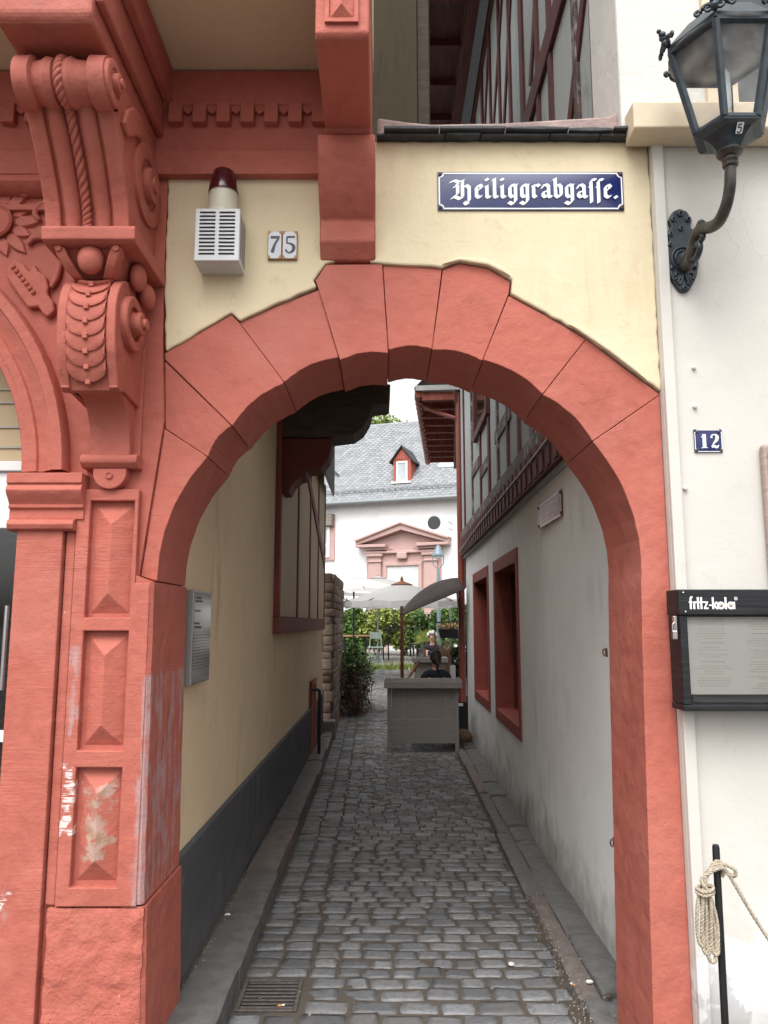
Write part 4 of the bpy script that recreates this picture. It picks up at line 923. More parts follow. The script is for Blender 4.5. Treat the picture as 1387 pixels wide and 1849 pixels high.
for k in range(56):
    s = -6.5 + k * .25; p = Vector(roofp(s, .55)) + nv * .03; q = Vector(roofp(s, .55)) + nv * .17; grd.tube([p, q], .012, 5)
grd.tube([Vector(roofp(-6.5, .6)) + nv * .16, Vector(roofp(7.4, .6)) + nv * .16], .014, 5).tube([Vector(roofp(-6.5, .6)) + nv * .08, Vector(roofp(7.4, .6)) + nv * .08], .014, 5)
grd.obj("snow_guard", GREYPOLE, roof)
MB().tube([K(-12, EZ - .06, .42), K(14, EZ - .06, .42)], .075, 8).obj("gutter", GREYPOLE, fb, smooth='auto')
# dormer
dc = (0.822, 7.395); ds, dz = dc[0] * 1.0, 0
dS, dU = .62, 1.15
b0 = Vector(roofp(dS, dU)); bz = b0.z
def D(s, z, d, g=.82): # dormer local: s across, z up from its sill, d outwards from the sill line
    p = Vector(roofp(dS + s * g, dU)); return (p.x - SA * d, p.y - CA * d, bz + z * .86)
def dprism(poly, d0, d1, mb=None):
    mb = mb or MB(); n = len(poly)
    return mb.add([D(s, z, d0) for s, z in poly] + [D(s, z, d1) for s, z in poly], [tuple(range(n)), tuple(range(2 * n - 1, n - 1, -1))] + [(i, i + n, (i + 1) % n + n, (i + 1) % n) for i in range(n)])
DRED = wood("dormer_red_boards", (.38, .10, .07), (30, 4, 4), var=.15)
dm = dprism([(-.45, 0), (.45, 0), (.45, 1.05), (0, 1.62), (-.45, 1.05)], -1.6, .02).obj("dormer", DRED, roof)
for k in range(6):
    a = -.36 + k * .12; dprism([(a, 1.08), (a + .105, 1.08), (a + .105, 1.56 - abs(a + .05) * 1.27), (a, 1.56 - abs(a + .05) * 1.27)], .03, .045).obj("gable_board", DRED, dm)
for sg in (-1, 1):
    dprism([(0, 1.74), (sg * .62, .96), (sg * .62, .90), (0, 1.66)], -1.7, .14).obj("dormer_roof", SLATE_D, dm)
for (a0, a1, c0, c1) in ((-.28, .28, .9, .97), (-.28, .28, .02, .1), (-.28, -.2, .1, .9), (.2, .28, .1, .9)): dprism([(a0, c0), (a1, c0), (a1, c1), (a0, c1)], .021, .06).obj("dormer_window_frame", WHITE_P, dm)
dprism([(-.2, .1), (.2, .1), (.2, .9), (-.2, .9)], .021, .035).obj("dormer_pane", GLASS_P, dm)
dprism([(-.5, -.08), (.5, -.08), (.5, .0), (-.5, .0)], -.05, .16).obj("dormer_sill", WHITE_P, dm)
# skylight
kl = MB(); c = [(1.98, 1.9), (2.78, 1.9), (2.78, 2.95), (1.98, 2.95)]
kl.add([Vector(roofp(a, b)) + nv * .06 for a, b in c] + [Vector(roofp(a, b)) - nv * .05 for a, b in c], [(0, 1, 2, 3), (0, 1, 5, 4), (1, 2, 6, 5), (2, 3, 7, 6), (3, 0, 4, 7)])
ko = kl.obj("skylight", simple("skylight_frame", (.55, .60, .64), .4), roof)
MB().add([Vector(roofp(a, b)) + nv * .075 for a, b in ((2.08, 2.02), (2.68, 2.02), (2.68, 2.85), (2.08, 2.85))], [(0, 1, 2, 3)]).obj("skylight_pane", GLASS_P, ko)
MB().add([Vector(roofp(a, b)) + nv * .09 for a, b in ((-3.2, 2.55), (-2.3, 1.75), (-2.25, 1.8), (-3.1, 2.7))], [(0, 1, 2, 3)]).obj("dormer_cheek", SLATE_D, roof)
# portal
sL, sR, sM = -.62, 2.12, .745
por = cbox((-0.662, 4.342)[0], (2.322, 4.251)[0], .5, (0.150, 4.317)[1], .001, .16).obj("portal", PINK, fb)
a, b_ = (-0.662, 4.342)[0], (2.322, 4.251)[0]; zt = (0.150, 4.317)[1]; zc = (0.150, 4.664)[1]; zp = (0.655, 5.428)[1]; mid = (a + b_) / 2
cprism([(a - .1, zc), (mid, zp - .25), (b_ + .1, zc), (b_ - .6, zc), (b_ - .6, zt), (a + .6, zt), (a + .6, zc)], .002, .12).obj("tympanum", PINK, por)
for sg, e in ((-1, a - .38), (1, b_ + .38)):
    cprism([(mid, zp), (e, zc + .12), (e, zc - .02), (mid, zp - .24)], .002, .42).obj("raking_cornice", PINK, por, bevel=.02)
    cprism([(mid, zp + .07), (e - sg * -.06, zc + .19), (e, zc + .11), (mid, zp - .01)], .002, .50).obj("raking_cornice", PINK, por, bevel=.02)
    e2 = mid + sg * .62; cprism([(e, zc + .0), (e2, zc + .0), (e2, zc - .13), (e, zc - .10)], .002, .46).obj("broken_cornice", PINK, por, bevel=.02)
    cbox(min(e + -sg * .3, e2), max(e - sg * .3, e2), zc - .22, zc - .13, .002, .34).obj("broken_cornice", PINK, por, bevel=.02)
    c0 = mid + sg * 1.13; cbox(c0 - .26, c0 + .26, .5, zt - .12, .16, .26).obj("portal_pilaster", PINK, por, bevel=.015)
    cbox(c0 - .34, c0 + .34, zt - .12, zt - .02, .16, .34).obj("portal_capital", PINK, por, bevel=.02)
    cbox(c0 - .31, c0 + .31, zt - .34, zt - .29, .16, .31).obj("portal_capital", PINK, por, bevel=.015)
    for kk in (.55, .85):
        q = K(mid + sg * kk * .9, zt + .22, .12); MB().lathe([(.001, 0), (.07, 0), (.07, -.03), (.001, -.03)], q, 'Y', 12).obj("portal_boss", PINK, por)
cbox(a - .06, b_ + .06, zt - .01, zt + .09, .16, .30).obj("entablature", PINK, por, bevel=.02)
cbox(mid - .2, mid + .2, zt - .24, zt + .02, .16, .36).obj("keystone", PINK, por, bevel=.04)
cbox(mid - .78, mid + .78, zt - .50, zt - .36, .16, .24).obj("door_lintel", PINK, por, bevel=.02)
for sg in (-1, 1): cbox(mid + sg * .71 - .07, mid + sg * .71 + .07, .5, zt - .50, .16, .24).obj("door_jamb", PINK, por, bevel=.02)
cbox(mid - .64, mid + .64, .5, zt - .50, .161, .18).obj("blind_door", simple("pale_grey_board", (.60, .61, .60), .6, .08, 3, .1), por)
# round window
oc = (2.048, 5.453); q = K(oc[0], oc[1], .0)
rwn = MB()
n = 28
for k in range(n + 1):
    t = 2 * math.pi * k / n
    for (rr, dd) in ((.34, .002), (.30, .02), (.25, -.12)): rwn.v.append(K(oc[0] + rr * math.cos(t), oc[1] + rr * math.sin(t), dd)); rwn.t.append(.5)
rwn.f = [(k * 3 + j, k * 3 + j + 1, k * 3 + j + 4, k * 3 + j + 3) for k in range(n) for j in range(2)]
ow = rwn.obj("round_window", WHITE_FAR, fb, smooth='auto')
cprism([(oc[0] + .26 * math.cos(6.2832 * k / 24), oc[1] + .26 * math.sin(6.2832 * k / 24)) for k in range(24)], .004, .012).obj("round_pane", GLASS_D, ow)
# left window with louvred panel
w0, w1 = (-2.818, 4.407)[0], (-2.088, 4.385)[0]; z0, z1 = (-2.206, 4.122)[1], (-2.220, 5.508)[1]
lw = cbox(w0 - .4, w1, z0, z1 + .45, .002, .08).obj("window_surround", PINK, fb)
cbox(w0 - .4, w1 - .2, z0 + .12, z1, .081, .12).obj("window_frame", WHITE_P, lw)
cbox(w0 - .4, w1 - .3, z0 + .2, z0 + .55, .121, .125).obj("window_pane", GLASS_P, lw)
cbox(w0 - .4, w1 - .3, z0 + .68, z1 - .06, .121, .125).obj("window_pane", GLASS_P, lw)
sc = cbox(w0 - .4, w1, z1 - .02, z1 + .47, .126, .24).obj("louvred_box", simple("brown_louvre", (.13, .11, .09), .6), lw)
for k in range(7): cbox(w0 - .35, w1 - .06, z1 + .03 + k * .06, z1 + .065 + k * .06, .241, .26).obj("louvre", simple("pale_louvre", (.36, .33, .28), .6) if k == 0 else bpy.data.materials["pale_louvre"], sc)
MB().tube([K(2.75, 5.4, 0), K(2.75, 5.4, .5)], .02, 6).tube([K(2.75, 5.15, 0), K(2.75, 5.15, .5)], .02, 6).obj("wall_bracket", GREYPOLE, fb)

# ================================================================== FOLIAGE
def trunk(mb, a, b, r0, r1, wig=.05, n=5):
    a, b = Vector(a), Vector(b); pts = [a.lerp(b, k / n) + Vector((random.uniform(-wig, wig), random.uniform(-wig, wig), 0)) * (0 < k < n) for k in range(n + 1)]
    mb.tube(pts, [r0 + (r1 - r0) * k / n for k in range(n + 1)], 6)
def shrub(name, label, c, rx, ry, h, n, size, mat, group=None, stems=7, clump=26, cat="shrub"):
    o = thing(name, label, cat, c, group); tm = MB(); lm = MB(); cl = []
    for k in range(stems):
        a = random.uniform(0, 6.28); e = (c[0] + rx * .6 * math.cos(a), c[1] + ry * .6 * math.sin(a), c[2] + h * random.uniform(.6, .95)); trunk(tm, (c[0] + random.uniform(-.1, .1) * rx, c[1], c[2]), e, .02, .006)
    for k in range(clump):
        p = Vector((random.gauss(0, .5), random.gauss(0, .5), random.uniform(-.2, 1)))
        while p.x * p.x + p.y * p.y > 1: p.x *= .7; p.y *= .7
        k2 = 1 - .35 * max(0, p.z) ** 2; cl.append((Vector((c[0] + p.x * rx * k2, c[1] + p.y * ry * k2, c[2] + h * (.35 + .55 * p.z))), random.uniform(.16, .34) * min(rx, h) , random.random()))
    for k in range(n):
        q, rr, tt = random.choice(cl); d = Vector((random.gauss(0, 1), random.gauss(0, 1), random.gauss(0, 1))).normalized() * rr * random.uniform(.5, 1.1)
        p = q + d
        if p.z > c[2]: lm.leaf(p, size, min(1, max(0, tt * .6 + random.random() * .5)))
    tm.obj("stems", TWIG, o, smooth=True); lm.obj("foliage", mat, o, tint=True, fix=False)
    return o
YC = gz(22.2) + .12
HD = "hedge shrubs along the white building"
for i, (px, Y, rx, h, mt, lab) in enumerate(((-2.0, 26.6, .8, 2.3, LEAF, "tall leafy green shrub beside the rubble wall at the hedge's left end"), (-1.1, 27.2, .8, 1.75, LEAF, "low green shrub in front of the portal's left pilaster"), (-.2, 27.0, .85, 1.7, LEAF_Y, "yellowish flowering shrub behind the grey parasol pole"), (.75, 26.8, .75, 1.75, LEAF_Y, "yellow-tipped shrub just left of the teak parasol pole"), (1.75, 26.2, .9, 1.75, LEAF, "twiggy green shrub between teak pole and lamp post"), (2.75, 26.6, .85, 1.9, LEAF, "feathery pale green shrub behind the lamp post"), (3.6, 26.4, .8, 2.0, LEAF, "green shrub at the hedge's right end behind the flower box"))):
    shrub("hedge_shrub", lab, (px, Y, YC), rx, .6, h, 3200, .125, mt, HD, clump=40)
bush = shrub("ivy_bush", "low bush of green ivy over dead brown stems at the rubble wall's foot", (-.55, 14.4, gz(14.4)), .28, .7, 1.2, 100, .06, LEAF, cat="bush")
lm = MB(); tw = MB()
for k in range(2600):
    p = Vector((random.gauss(0, .42), random.gauss(0, .5), random.random())); x = -.55 + p.x * .34; y = 14.35 + p.y * .9; zz = .85 + .42 * p.z - abs(p.x) * .3
    if x > -.76: lm.leaf((x, y, zz), .055, random.random())
for k in range(1100):
    a = Vector((-.56 + random.gauss(0, .12), 13.95 + random.gauss(0, .25), random.uniform(.1, .95))); b = a + Vector((random.gauss(0, .1), random.gauss(-.05, .1), random.uniform(-.3, .1))); tw.tube([a, (a + b) / 2 + Vector((random.gauss(0, .03), 0, .03)), b], [.006, .005, .003], 4, False)
for k in range(500):
    lm.leaf((-.56 + random.gauss(0, .13), 14.1 + random.gauss(0, .3), random.uniform(.15, .9)), .05, random.random() * .3)
lm.obj("ivy_leaves", LEAF, bush, tint=True, fix=False); tw.obj("dead_twigs", TWIG, bush, fix=False)["kind"] = "stuff"
shrub("climbing_plant", "dark leafy climber beneath the flower box by the drainpipe", (1.35, 14.6, gz(14.6)), .42, .5, 1.15, 2600, .075, LEAF_DK, None, 6, 34, "plant")
# grass tufts at the courtyard kerb
gr = MB()
for k in range(500):
    x = random.uniform(-.6, .9); y = 22.1 + random.gauss(0, .05); h = random.uniform(.08, .25); gr.add([(x - .012, y, gz(22)), (x + .012, y, gz(22)), (x + random.gauss(0, .06), y + random.gauss(0, .05), gz(22) + h)], [(0, 1, 2)], random.random())
tag(gr.obj("grass", LEAF_Y, None, tint=True, fix=False), "small grass tufts along the courtyard kerb", "grass", kind="stuff")
# tree beyond the roof
tr = thing("broadleaf_tree", "light green tree rising behind the slate roof", "tree", (-.2, 46, 0))
tm = MB(); trunk(tm, (-.4, 46, 0), (-.5, 46, 9), .35, .2, .1); 
for k in range(9): trunk(tm, (-.5, 46, 8 + random.random() * 2), (-.5 + random.gauss(0, 1.6), 46 + random.gauss(0, 1.5), 13 + random.gauss(0, 1)), .12, .03, .2)
tm.obj("trunk", TWIG, tr, smooth=True)
lm = MB(); cl = [(Vector((-.7 + random.gauss(0, 1.0), 46 + random.gauss(0, 1.5), 12.0 + max(-2.5, min(1.2, random.gauss(0, 1.0))))), random.uniform(.5, 1.0), random.random()) for k in range(60)]
for k in range(11000):
    q, rr, tt = random.choice(cl); d = Vector((random.gauss(0, 1), random.gauss(0, 1), random.gauss(0, .8))).normalized() * rr * random.uniform(.4, 1.1); lm.leaf(q + d, .27, min(1, tt * .6 + random.random() * .4))
lm.obj("crown", tinted("pale_crown_leaf", (.10, .17, .035), (.34, .42, .12), rough=.5, bstr=0), tr, tint=True, fix=False)  # pale yellow-green leaves, tint varies from leaf to leaf

# ================================================================== SIGNS AND FITTINGS ON THE FACADES
def enamel(name, label, x0, x1, z0, z1, y, mat, parent_cat="sign", bulge=.008, border=.006, inset=.007, corner=.018, bolt=.007):
    o = thing(name, label, parent_cat, ((x0 + x1) / 2, y, z0)); n = 10; mb = MB(); vs = []
    for j in range(n + 1):
        for i in range(n + 1):
            u, v = i / n, j / n; vs.append((x0 + (x1 - x0) * u, y - .004 - bulge * (1 - (2 * u - 1) ** 2) * (1 - (2 * v - 1) ** 2), z0 + (z1 - z0) * v))
    fs = [(j * (n + 1) + i, j * (n + 1) + i + 1, (j + 1) * (n + 1) + i + 1, (j + 1) * (n + 1) + i) for j in range(n) for i in range(n)]
    pl = mb.add(vs, fs).obj("plate", mat, o, smooth=True)
    MB().box(x0, x1, y - .0035, y + .001, z0, z1).obj("plate_back", RUST, o)
    ink = Ink((x0, y - .0052, z0), (1, 0, 0), (0, 0, 1), (0, -1, 0)); ink.bulge = (x1 - x0, z1 - z0, bulge); W_, H_ = x1 - x0, z1 - z0; a = inset + border / 2; c = corner
    pts = []
    for (cx, cy, t0) in ((a - .003, a - .003, 90), (W_ - a + .003, a - .003, 180), (W_ - a + .003, H_ - a + .003, 270), (a - .003, H_ - a + .003, 360)):
        for k in range(7): t = R(t0 - 15 * k); pts.append((cx + c * math.cos(t), cy + c * math.sin(t)))
    ink.ribbon(pts + [pts[0]], border, curve=False)
    for (xx, zz) in ((x0 + .011, z0 + .011), (x1 - .011, z0 + .011), (x0 + .011, z1 - .011), (x1 - .011, z1 - .011)):
        MB().lathe([(.001, 0), (bolt, 0), (bolt * .8, -.004), (.001, -.006)], (xx, y - .006, zz), 'Y', 10).obj("bolt", RUST, o, smooth='auto')
    return o, ink
GLYPH = {   # broad-nib strokes, x-height 1
 'H': ([[(-.30, 1.18), (-.05, 1.34), (.20, 1.22), (.52, 1.36)], [(.12, 1.12), (.12, .95), (-.1, .82)], [(.14, .92), (.14, .35), (-.12, .12)], [(.42, 1.25), (.42, .12)], [(-.25, .02), (.02, .14), (.28, -.02), (.46, .14)], [(.46, .82), (.62, .96), (.80, .80), (.80, -.12), (.66, -.34)], [(.52, -.22), (.66, -.40), (.80, -.28)]], 1.08),
 'e': ([[(.14, .82), (.14, .2), (.30, .05), (.46, .22)], [(.14, .82), (.32, .98), (.46, .80), (.16, .52)]], .60),
 'i': ([[(.02, .80), (.14, .92), (.14, .16), (.26, .05), (.36, .16)], [(.10, 1.42), (.20, 1.30)]], .44),
 'l': ([[(.02, 1.30), (.14, 1.44), (.14, .16), (.26, .05), (.36, .16)]], .44),
 'g': ([[(.14, .82), (.14, .22), (.28, .06), (.46, .22)], [(.14, .82), (.30, .97), (.46, .86)], [(.46, .95), (.46, -.20), (.30, -.40), (.06, -.26)], [(.46, .92), (.58, 1.0)]], .68),
 'r': ([[(.02, .80), (.14, .92), (.14, .16), (.26, .05)], [(.14, .80), (.34, .97), (.48, .84)]], .54),
 'a': ([[(.08, .70), (.18, .92), (.32, .97), (.46, .84), (.46, .16), (.58, .05), (.66, .16)], [(.46, .52), (.14, .40), (.14, .20), (.28, .05), (.46, .22)]], .72),
 'b': ([[(.02, 1.30), (.14, 1.44), (.14, .20), (.30, .05), (.46, .20), (.46, .78), (.32, .97), (.14, .80)]], .64),
 's': ([[(.16, 1.22), (.16, -.30)], [(.16, 1.22), (.28, 1.38), (.44, 1.32)], [(.02, .78), (.16, .88)]], .42),
 '.': ([[(.08, .16), (.18, .04)]], .3),
}
sgn, ink = enamel("street_sign", "long blue enamel street sign in white blackletter reading Heiliggrabgasse", 0.223, 0.997, 3.344, 3.515, 2.984, SIGN_BLUE)
txt = "Heiliggrabgasse."; tot = sum(GLYPH[c][1] for c in txt); Wt = 0.965 - 0.287; sc_ = Wt / tot; ox = 0.296 - 0.223; oy = .048
sv = .062 / sc_
for c in txt:
    st_, adv = GLYPH[c]
    for p in st_: ink.nib([(a, b * sv) for a, b in p], .25, 38, sc_, ox, oy)
    ox += adv * sc_
ink.obj("lettering", LETTER, sgn)
# number 12
n12, ink = enamel("house_number_plate", "blue enamel house number 12 on the white wall", 1.224, 1.334, 2.315, 2.407, 2.968, SIGN_BLUE, bulge=.003, border=.003, inset=.004, corner=.010, bolt=.005)
k = .056; ox, oy = .018, .016
ink.ribbon([(.36, 0), (.36, 1)], .25, sx=k, ox=ox, oy=oy, curve=False); ink.ribbon([(.14, .78), (.26, .86), (.34, .98)], [.05, .08, .12], sx=k, ox=ox, oy=oy); ink.ribbon([(.14, .02), (.58, .02)], .05, sx=k, ox=ox, oy=oy, curve=False)
ink.ribbon([(.86, .72), (.90, .90), (1.08, .97), (1.26, .84), (1.22, .60), (1.02, .36), (.86, .12)], [.16, .10, .08, .22, .22, .12, .06], sx=k, ox=ox, oy=oy)
ink.ribbon([(.84, .08), (1.02, .13), (1.22, .06), (1.36, .22)], [.16, .18, .16, .05], sx=k, ox=ox, oy=oy)
ink.obj("numerals", LETTER, n12)
# tiles 7 and 5
TILE_W = simple("glazed_tile", (.50, .51, .54), .2, .08, 20, 0, spec=.6); TILE_O = simple("ochre_tile_border", (.32, .16, .05), .3, .4, 90, 0); INKB = simple("blue_black_numeral", (.012, .012, .035), .3, .2, 30, 0)
tx0, txm, tx1 = -0.478, -0.419, -0.357; tz0, tz1 = 3.126, 3.248
for dig, x0, x1 in (("7", tx0, txm - .0008), ("5", txm + .0008, tx1)):
    t = thing("number_tile", "small glazed tile numbered %s with ochre corner pattern" % ("seven" if dig == "7" else "five"), "tile", (x0, 2.98, tz0), "pair of house number tiles")
    MB().box(x0, x1, 2.972, 2.985, tz0, tz1).obj("tile", TILE_O, t, bevel=.002)
    W_, H_ = x1 - x0, tz1 - tz0
    i2 = Ink((x0, 2.9712, tz0), (1, 0, 0), (0, 0, 1), (0, -1, 0)); m, q = .003, .011
    i2.poly([(m + q, m), (W_ * .5, m - .001), (W_ - m - q, m), (W_ - m - q * .7, m + q * .7), (W_ - m, m + q * 1.4), (W_ - m + .0008, H_ * .5), (W_ - m, H_ - m - q * 1.4), (W_ - m - q * .7, H_ - m - q * .7), (W_ - m - q, H_ - m), (W_ * .5, H_ - m + .001), (m + q, H_ - m), (m + q * .7, H_ - m - q * .7), (m, H_ - m - q * 1.4), (m, m + q * 1.4), (m + q * .7, m + q * .7)])
    i2.obj("glaze_field", TILE_W, t)
    i3 = Ink((x0, 2.9706, tz0), (1, 0, 0), (0, 0, 1), (0, -1, 0)); kk = .074; a, b = W_ * .5 - .026, .027
    if dig == "7": i3.ribbon([(.12, .90), (.62, .90)], .16, sx=kk, ox=a, oy=b, curve=False); i3.ribbon([(.58, .86), (.36, .48), (.22, .0)], [.10, .14, .20], sx=kk, ox=a, oy=b)
    else: i3.ribbon([(.20, .92), (.64, .92)], .13, sx=kk, ox=a, oy=b, curve=False); i3.ribbon([(.20, .95), (.20, .52)], .09, sx=kk, ox=a, oy=b, curve=False); i3.ribbon([(.18, .56), (.40, .52), (.58, .36), (.54, .12), (.34, -.01), (.16, .10), (.17, .18)], [.07, .12, .19, .17, .09, .09, .12], sx=kk, ox=a, oy=b)
    i3.obj("numeral", INKB, t)
# alarm box with beacon
ab = thing("alarm_box", "white louvred alarm siren box with dark red beacon on top", "alarm box", (-.66, 2.92, 3.06))
ax0, ax1, ay0, az0, az1 = -.749, -.572, 2.857, 3.062, 3.282
GREYW = simple("light_grey_enamelled_metal", (.58, .59, .60), .4, .1, 6, .08)
MB().box(ax0, ax1, ay0, 2.986, az0, az1).obj("housing", GREYW, ab, bevel=.003)
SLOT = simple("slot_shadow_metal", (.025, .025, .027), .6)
for c in range(2):
    for r in range(12):
        xx = ax0 + .018 + c * .078; zz = az0 + .025 + r * .0158
        MB().box(xx, xx + .062, ay0 - .0012, ay0 + .002, zz, zz + .0062).obj("vent_slot", SLOT, ab)
        MB().add([(xx, ay0 - .001, zz + .006), (xx + .062, ay0 - .001, zz + .006), (xx + .062, ay0 - .006, zz + .0045), (xx, ay0 - .006, zz + .0045), (xx, ay0 - .001, zz + .0105), (xx + .062, ay0 - .001, zz + .0105)], [(0, 1, 2, 3), (3, 2, 5, 4), (0, 3, 4), (1, 5, 2)]).obj("louvre", GREYW, ab)
for c in range(3):
    for r in range(10):
        yy = ay0 + .018 + c * .036; zz = az0 + .03 + r * .018 - c * .004
        MB().add([(ax1 + .001, yy, zz), (ax1 + .001, yy + .028, zz - .006), (ax1 + .001, yy + .028, zz + .001), (ax1 + .001, yy, zz + .007)], [(0, 1, 2, 3)]).obj("side_slot", SLOT, ab)
bc = MB().lathe([(.001, 0), (.064, 0), (.064, .012), (.060, .018), (.058, .10), (.001, .10)], (-.655, 2.925, az1), 'Z', 24).obj("beacon_base", simple("cream_plastic", (.55, .52, .42), .4, .05), ab, smooth='auto')
MB().lathe([(.060, .0), (.060, .01), (.052, .05), (.044, .09), (.034, .098), (.001, .10)], (-.655, 2.92, az1 + .10), 'Z', 24).obj("beacon_lens", simple("dark_red_lens", (.06, .008, .012), .15, .1, spec=.6), bc, smooth='auto')
# wall lantern
wl = thing("wall_lantern", "dark six-sided street lantern on a curved bronze arm, numbered 5", "lantern", (1.215, 2.95, 3.0))
po = [(1.215 + x * .064, 3.155 + z * .18) for x, z in ((0, 1), (.45, .93), (.75, .72), (.62, .55), (.95, .40), (.78, .22), (1, 0), (1.0, -.35), (.85, -.62), (.6, -.8), (.3, -.97), (0, -1))]
full = po + [(2 * 1.215 - x, z) for x, z in po[-2:0:-1]]
bp = MB().prism(full, 2.948, 2.975).obj("back_plate", LANT, wl, bevel=.006, seg=3)
orn = MB()
for r in (.047, .032): orn.lathe([(r - .006, -.0), (r - .004, -.008), (r, -.011), (r + .004, -.008), (r + .006, 0)], (1.215, 2.950, 3.115), 'Y', 24)
orn.obj("ring_ornament", LANT, bp, smooth=True)
for (dx, dz, r) in ((0, .155, .014), (-.03, .13, .012), (.03, .13, .012), (-.045, .065, .011), (.045, .065, .011), (-.05, .02, .010), (0, -.10, .011), (-.03, -.11, .010), (.03, -.11, .010), (-.018, -.145, .010), (.018, -.145, .010), (0, -.165, .011), (-.046, -.08, .009), (.046, -.08, .009), (0, .09, .012)):
    MB().lathe([(r, 0), (r * .95, -.007), (r * .5, -.009), (r * .45, -.005), (r * .25, -.004), (.0005, -.012)], (1.215 + dx, 2.949, 3.155 + dz), 'Y', 12).obj("scroll_boss", LANT, bp, smooth='auto')
for sg in (-1, 1):
    for k in range(3):
        x = 1.215 + sg * (.008 + .010 * k); MB().tube(smooth_path([(1.215 + sg * .004, 2.945, 3.05), (x, 2.943, 3.03), (x + sg * .012, 2.944, 3.0 + k * .012)], 4), .005, 6).obj("leaf_rib", LANT, bp, smooth=True)
MB().lathe([(.036, 0), (.034, -.02), (.026, -.045), (.02, -.05)], (1.215, 2.948, 3.10), 'Y', 20).obj("arm_socket", LANT, wl, smooth='auto')
arm = smooth_path([(1.216, 2.93, 3.075), (1.217, 2.89, 3.075), (1.218, 2.865, 3.10), (1.221, 2.835, 3.145), (1.228, 2.79, 3.158), (1.236, 2.735, 3.135), (1.243, 2.675, 3.125), (1.248, 2.62, 3.155), (1.25, 2.585, 3.21), (1.25, 2.57, 3.28)], 6)
am = MB().tube(arm, [.026 - .006 * (k / (len(arm) - 1)) for k in range(len(arm))], 12).obj("arm", BRONZE, wl, smooth=True)
for pth, r in (([(1.222, 2.83, 3.15), (1.224, 2.81, 3.175), (1.226, 2.79, 3.185), (1.228, 2.775, 3.175)], .011), ([(1.222, 2.84, 3.12), (1.224, 2.80, 3.112), (1.226, 2.775, 3.118), (1.226, 2.785, 3.132)], .011), ([(1.218, 2.87, 3.07), (1.22, 2.83, 3.062), (1.222, 2.80, 3.085), (1.222, 2.81, 3.11), (1.222, 2.825, 3.10)], .013)):
    MB().tube(smooth_path(pth, 5), r, 8).obj("arm_leaf", LANT, am, smooth=True)
LC = (1.25, 2.57); Z0, Z1 = 3.405, 3.73; r0, r1 = .114, .190
def hexp(r, z, off=0): return [(LC[0] + r * math.cos(R(60 * k + off)), LC[1] + r * math.sin(R(60 * k + off)), z) for k in range(6)]
MB().lathe([(.016, 3.275), (.026, 3.28), (.028, 3.288), (.022, 3.295), (.028, 3.302), (.026, 3.31), (.022, 3.315), (.04, 3.322), (.046, 3.33), (.044, 3.34)], (LC[0], LC[1], 0), 'Z', 20).obj("neck", BRONZE, wl, smooth='auto')
cup = MB(); rings = [hexp(.046, 3.338), hexp(.052, 3.348), hexp(.066, 3.368), hexp(.092, 3.388), hexp(.122, 3.396), hexp(.124, 3.408), hexp(.112, 3.409)]
cup.add([p for rg in rings for p in rg], [(i * 6 + k, i * 6 + (k + 1) % 6, (i + 1) * 6 + (k + 1) % 6, (i + 1) * 6 + k) for i in range(len(rings) - 1) for k in range(6)] + [tuple(range(36, 42))])
cp = cup.obj("cup", LANT, wl)
L0, L1 = hexp(r0, Z0 + .004), hexp(r1, Z1); fm = MB()
for k in range(6): fm.tube([L0[k], L1[k]], .015, 6)
for rg, w in ((L0, .012), (L1, .014)):
    for k in range(6): fm.tube([rg[k], rg[(k + 1) % 6]], w, 6)
fm.obj("cage", LANT, wl)
for k in range(6):
    a, b, c, d = Vector(L0[k]), Vector(L0[(k + 1) % 6]), Vector(L1[(k + 1) % 6]), Vector(L1[k])
    MB().add([a, b, c, d], [(0, 1, 2, 3)]).obj("glass_pane", GLASS, wl)
rf = MB(); H = [hexp(.203, Z1 + .004), hexp(.203, Z1 + .022), hexp(.12, Z1 + .12), hexp(.05, Z1 + .15), hexp(.045, Z1 + .20), hexp(.01, Z1 + .26)]
rf.add([p for rg in H for p in rg], [(i * 6 + k, i * 6 + (k + 1) % 6, (i + 1) * 6 + (k + 1) % 6, (i + 1) * 6 + k) for i in range(5) for k in range(6)] + [tuple(range(30, 36)), (5, 4, 3, 2, 1, 0)])
rfo = rf.obj("lantern_roof", LANT, wl)
for k in range(6):
    c = Vector(hexp(.203, Z1 + .02)[k]); dv = Vector((math.cos(R(60 * k)), math.sin(R(60 * k)), 0)); tv = Vector((-dv.y, dv.x, 0)); m = MB()
    up = Vector((0, 0, 1))
    def curl(o, t, r):
        pts = [o + t * (r * (1 - k / 26) * math.cos(k * .42)) + up * (r * (1 - k / 26) * math.sin(k * .42)) for k in range(22)]; m.tube(pts, [.0075 * (1 - k / 40) for k in range(22)], 6)
    for sg in (-1, 1):
        curl(c + tv * sg * .022 + up * .016 + dv * .006, tv * sg, .018); curl(c + tv * sg * .056 + up * .010 + dv * .004, tv * -sg, .011)
    for (h_, r_, o_) in ((.020, .018, .004), (.040, .015, .010), (.058, .012, .018), (.070, .009, .028)): m.ball(c + up * h_ + dv * o_, (r_, r_, r_ * .9), 9, 6)
    for sg in (-1, 1): m.ball(c + up * .050 + dv * .016 + tv * sg * .012, .009, 8, 5)
    m.obj("finial_leaf", LANT, rfo, smooth=True)
MB().lathe([(.01, 3.41), (.012, 3.47), (.018, 3.475), (.018, 3.50), (.001, 3.50)], (LC[0], LC[1], 0), 'Z', 12).obj("lamp_holder", simple("brass_holder", (.5, .42, .25), .4), wl, smooth='auto')
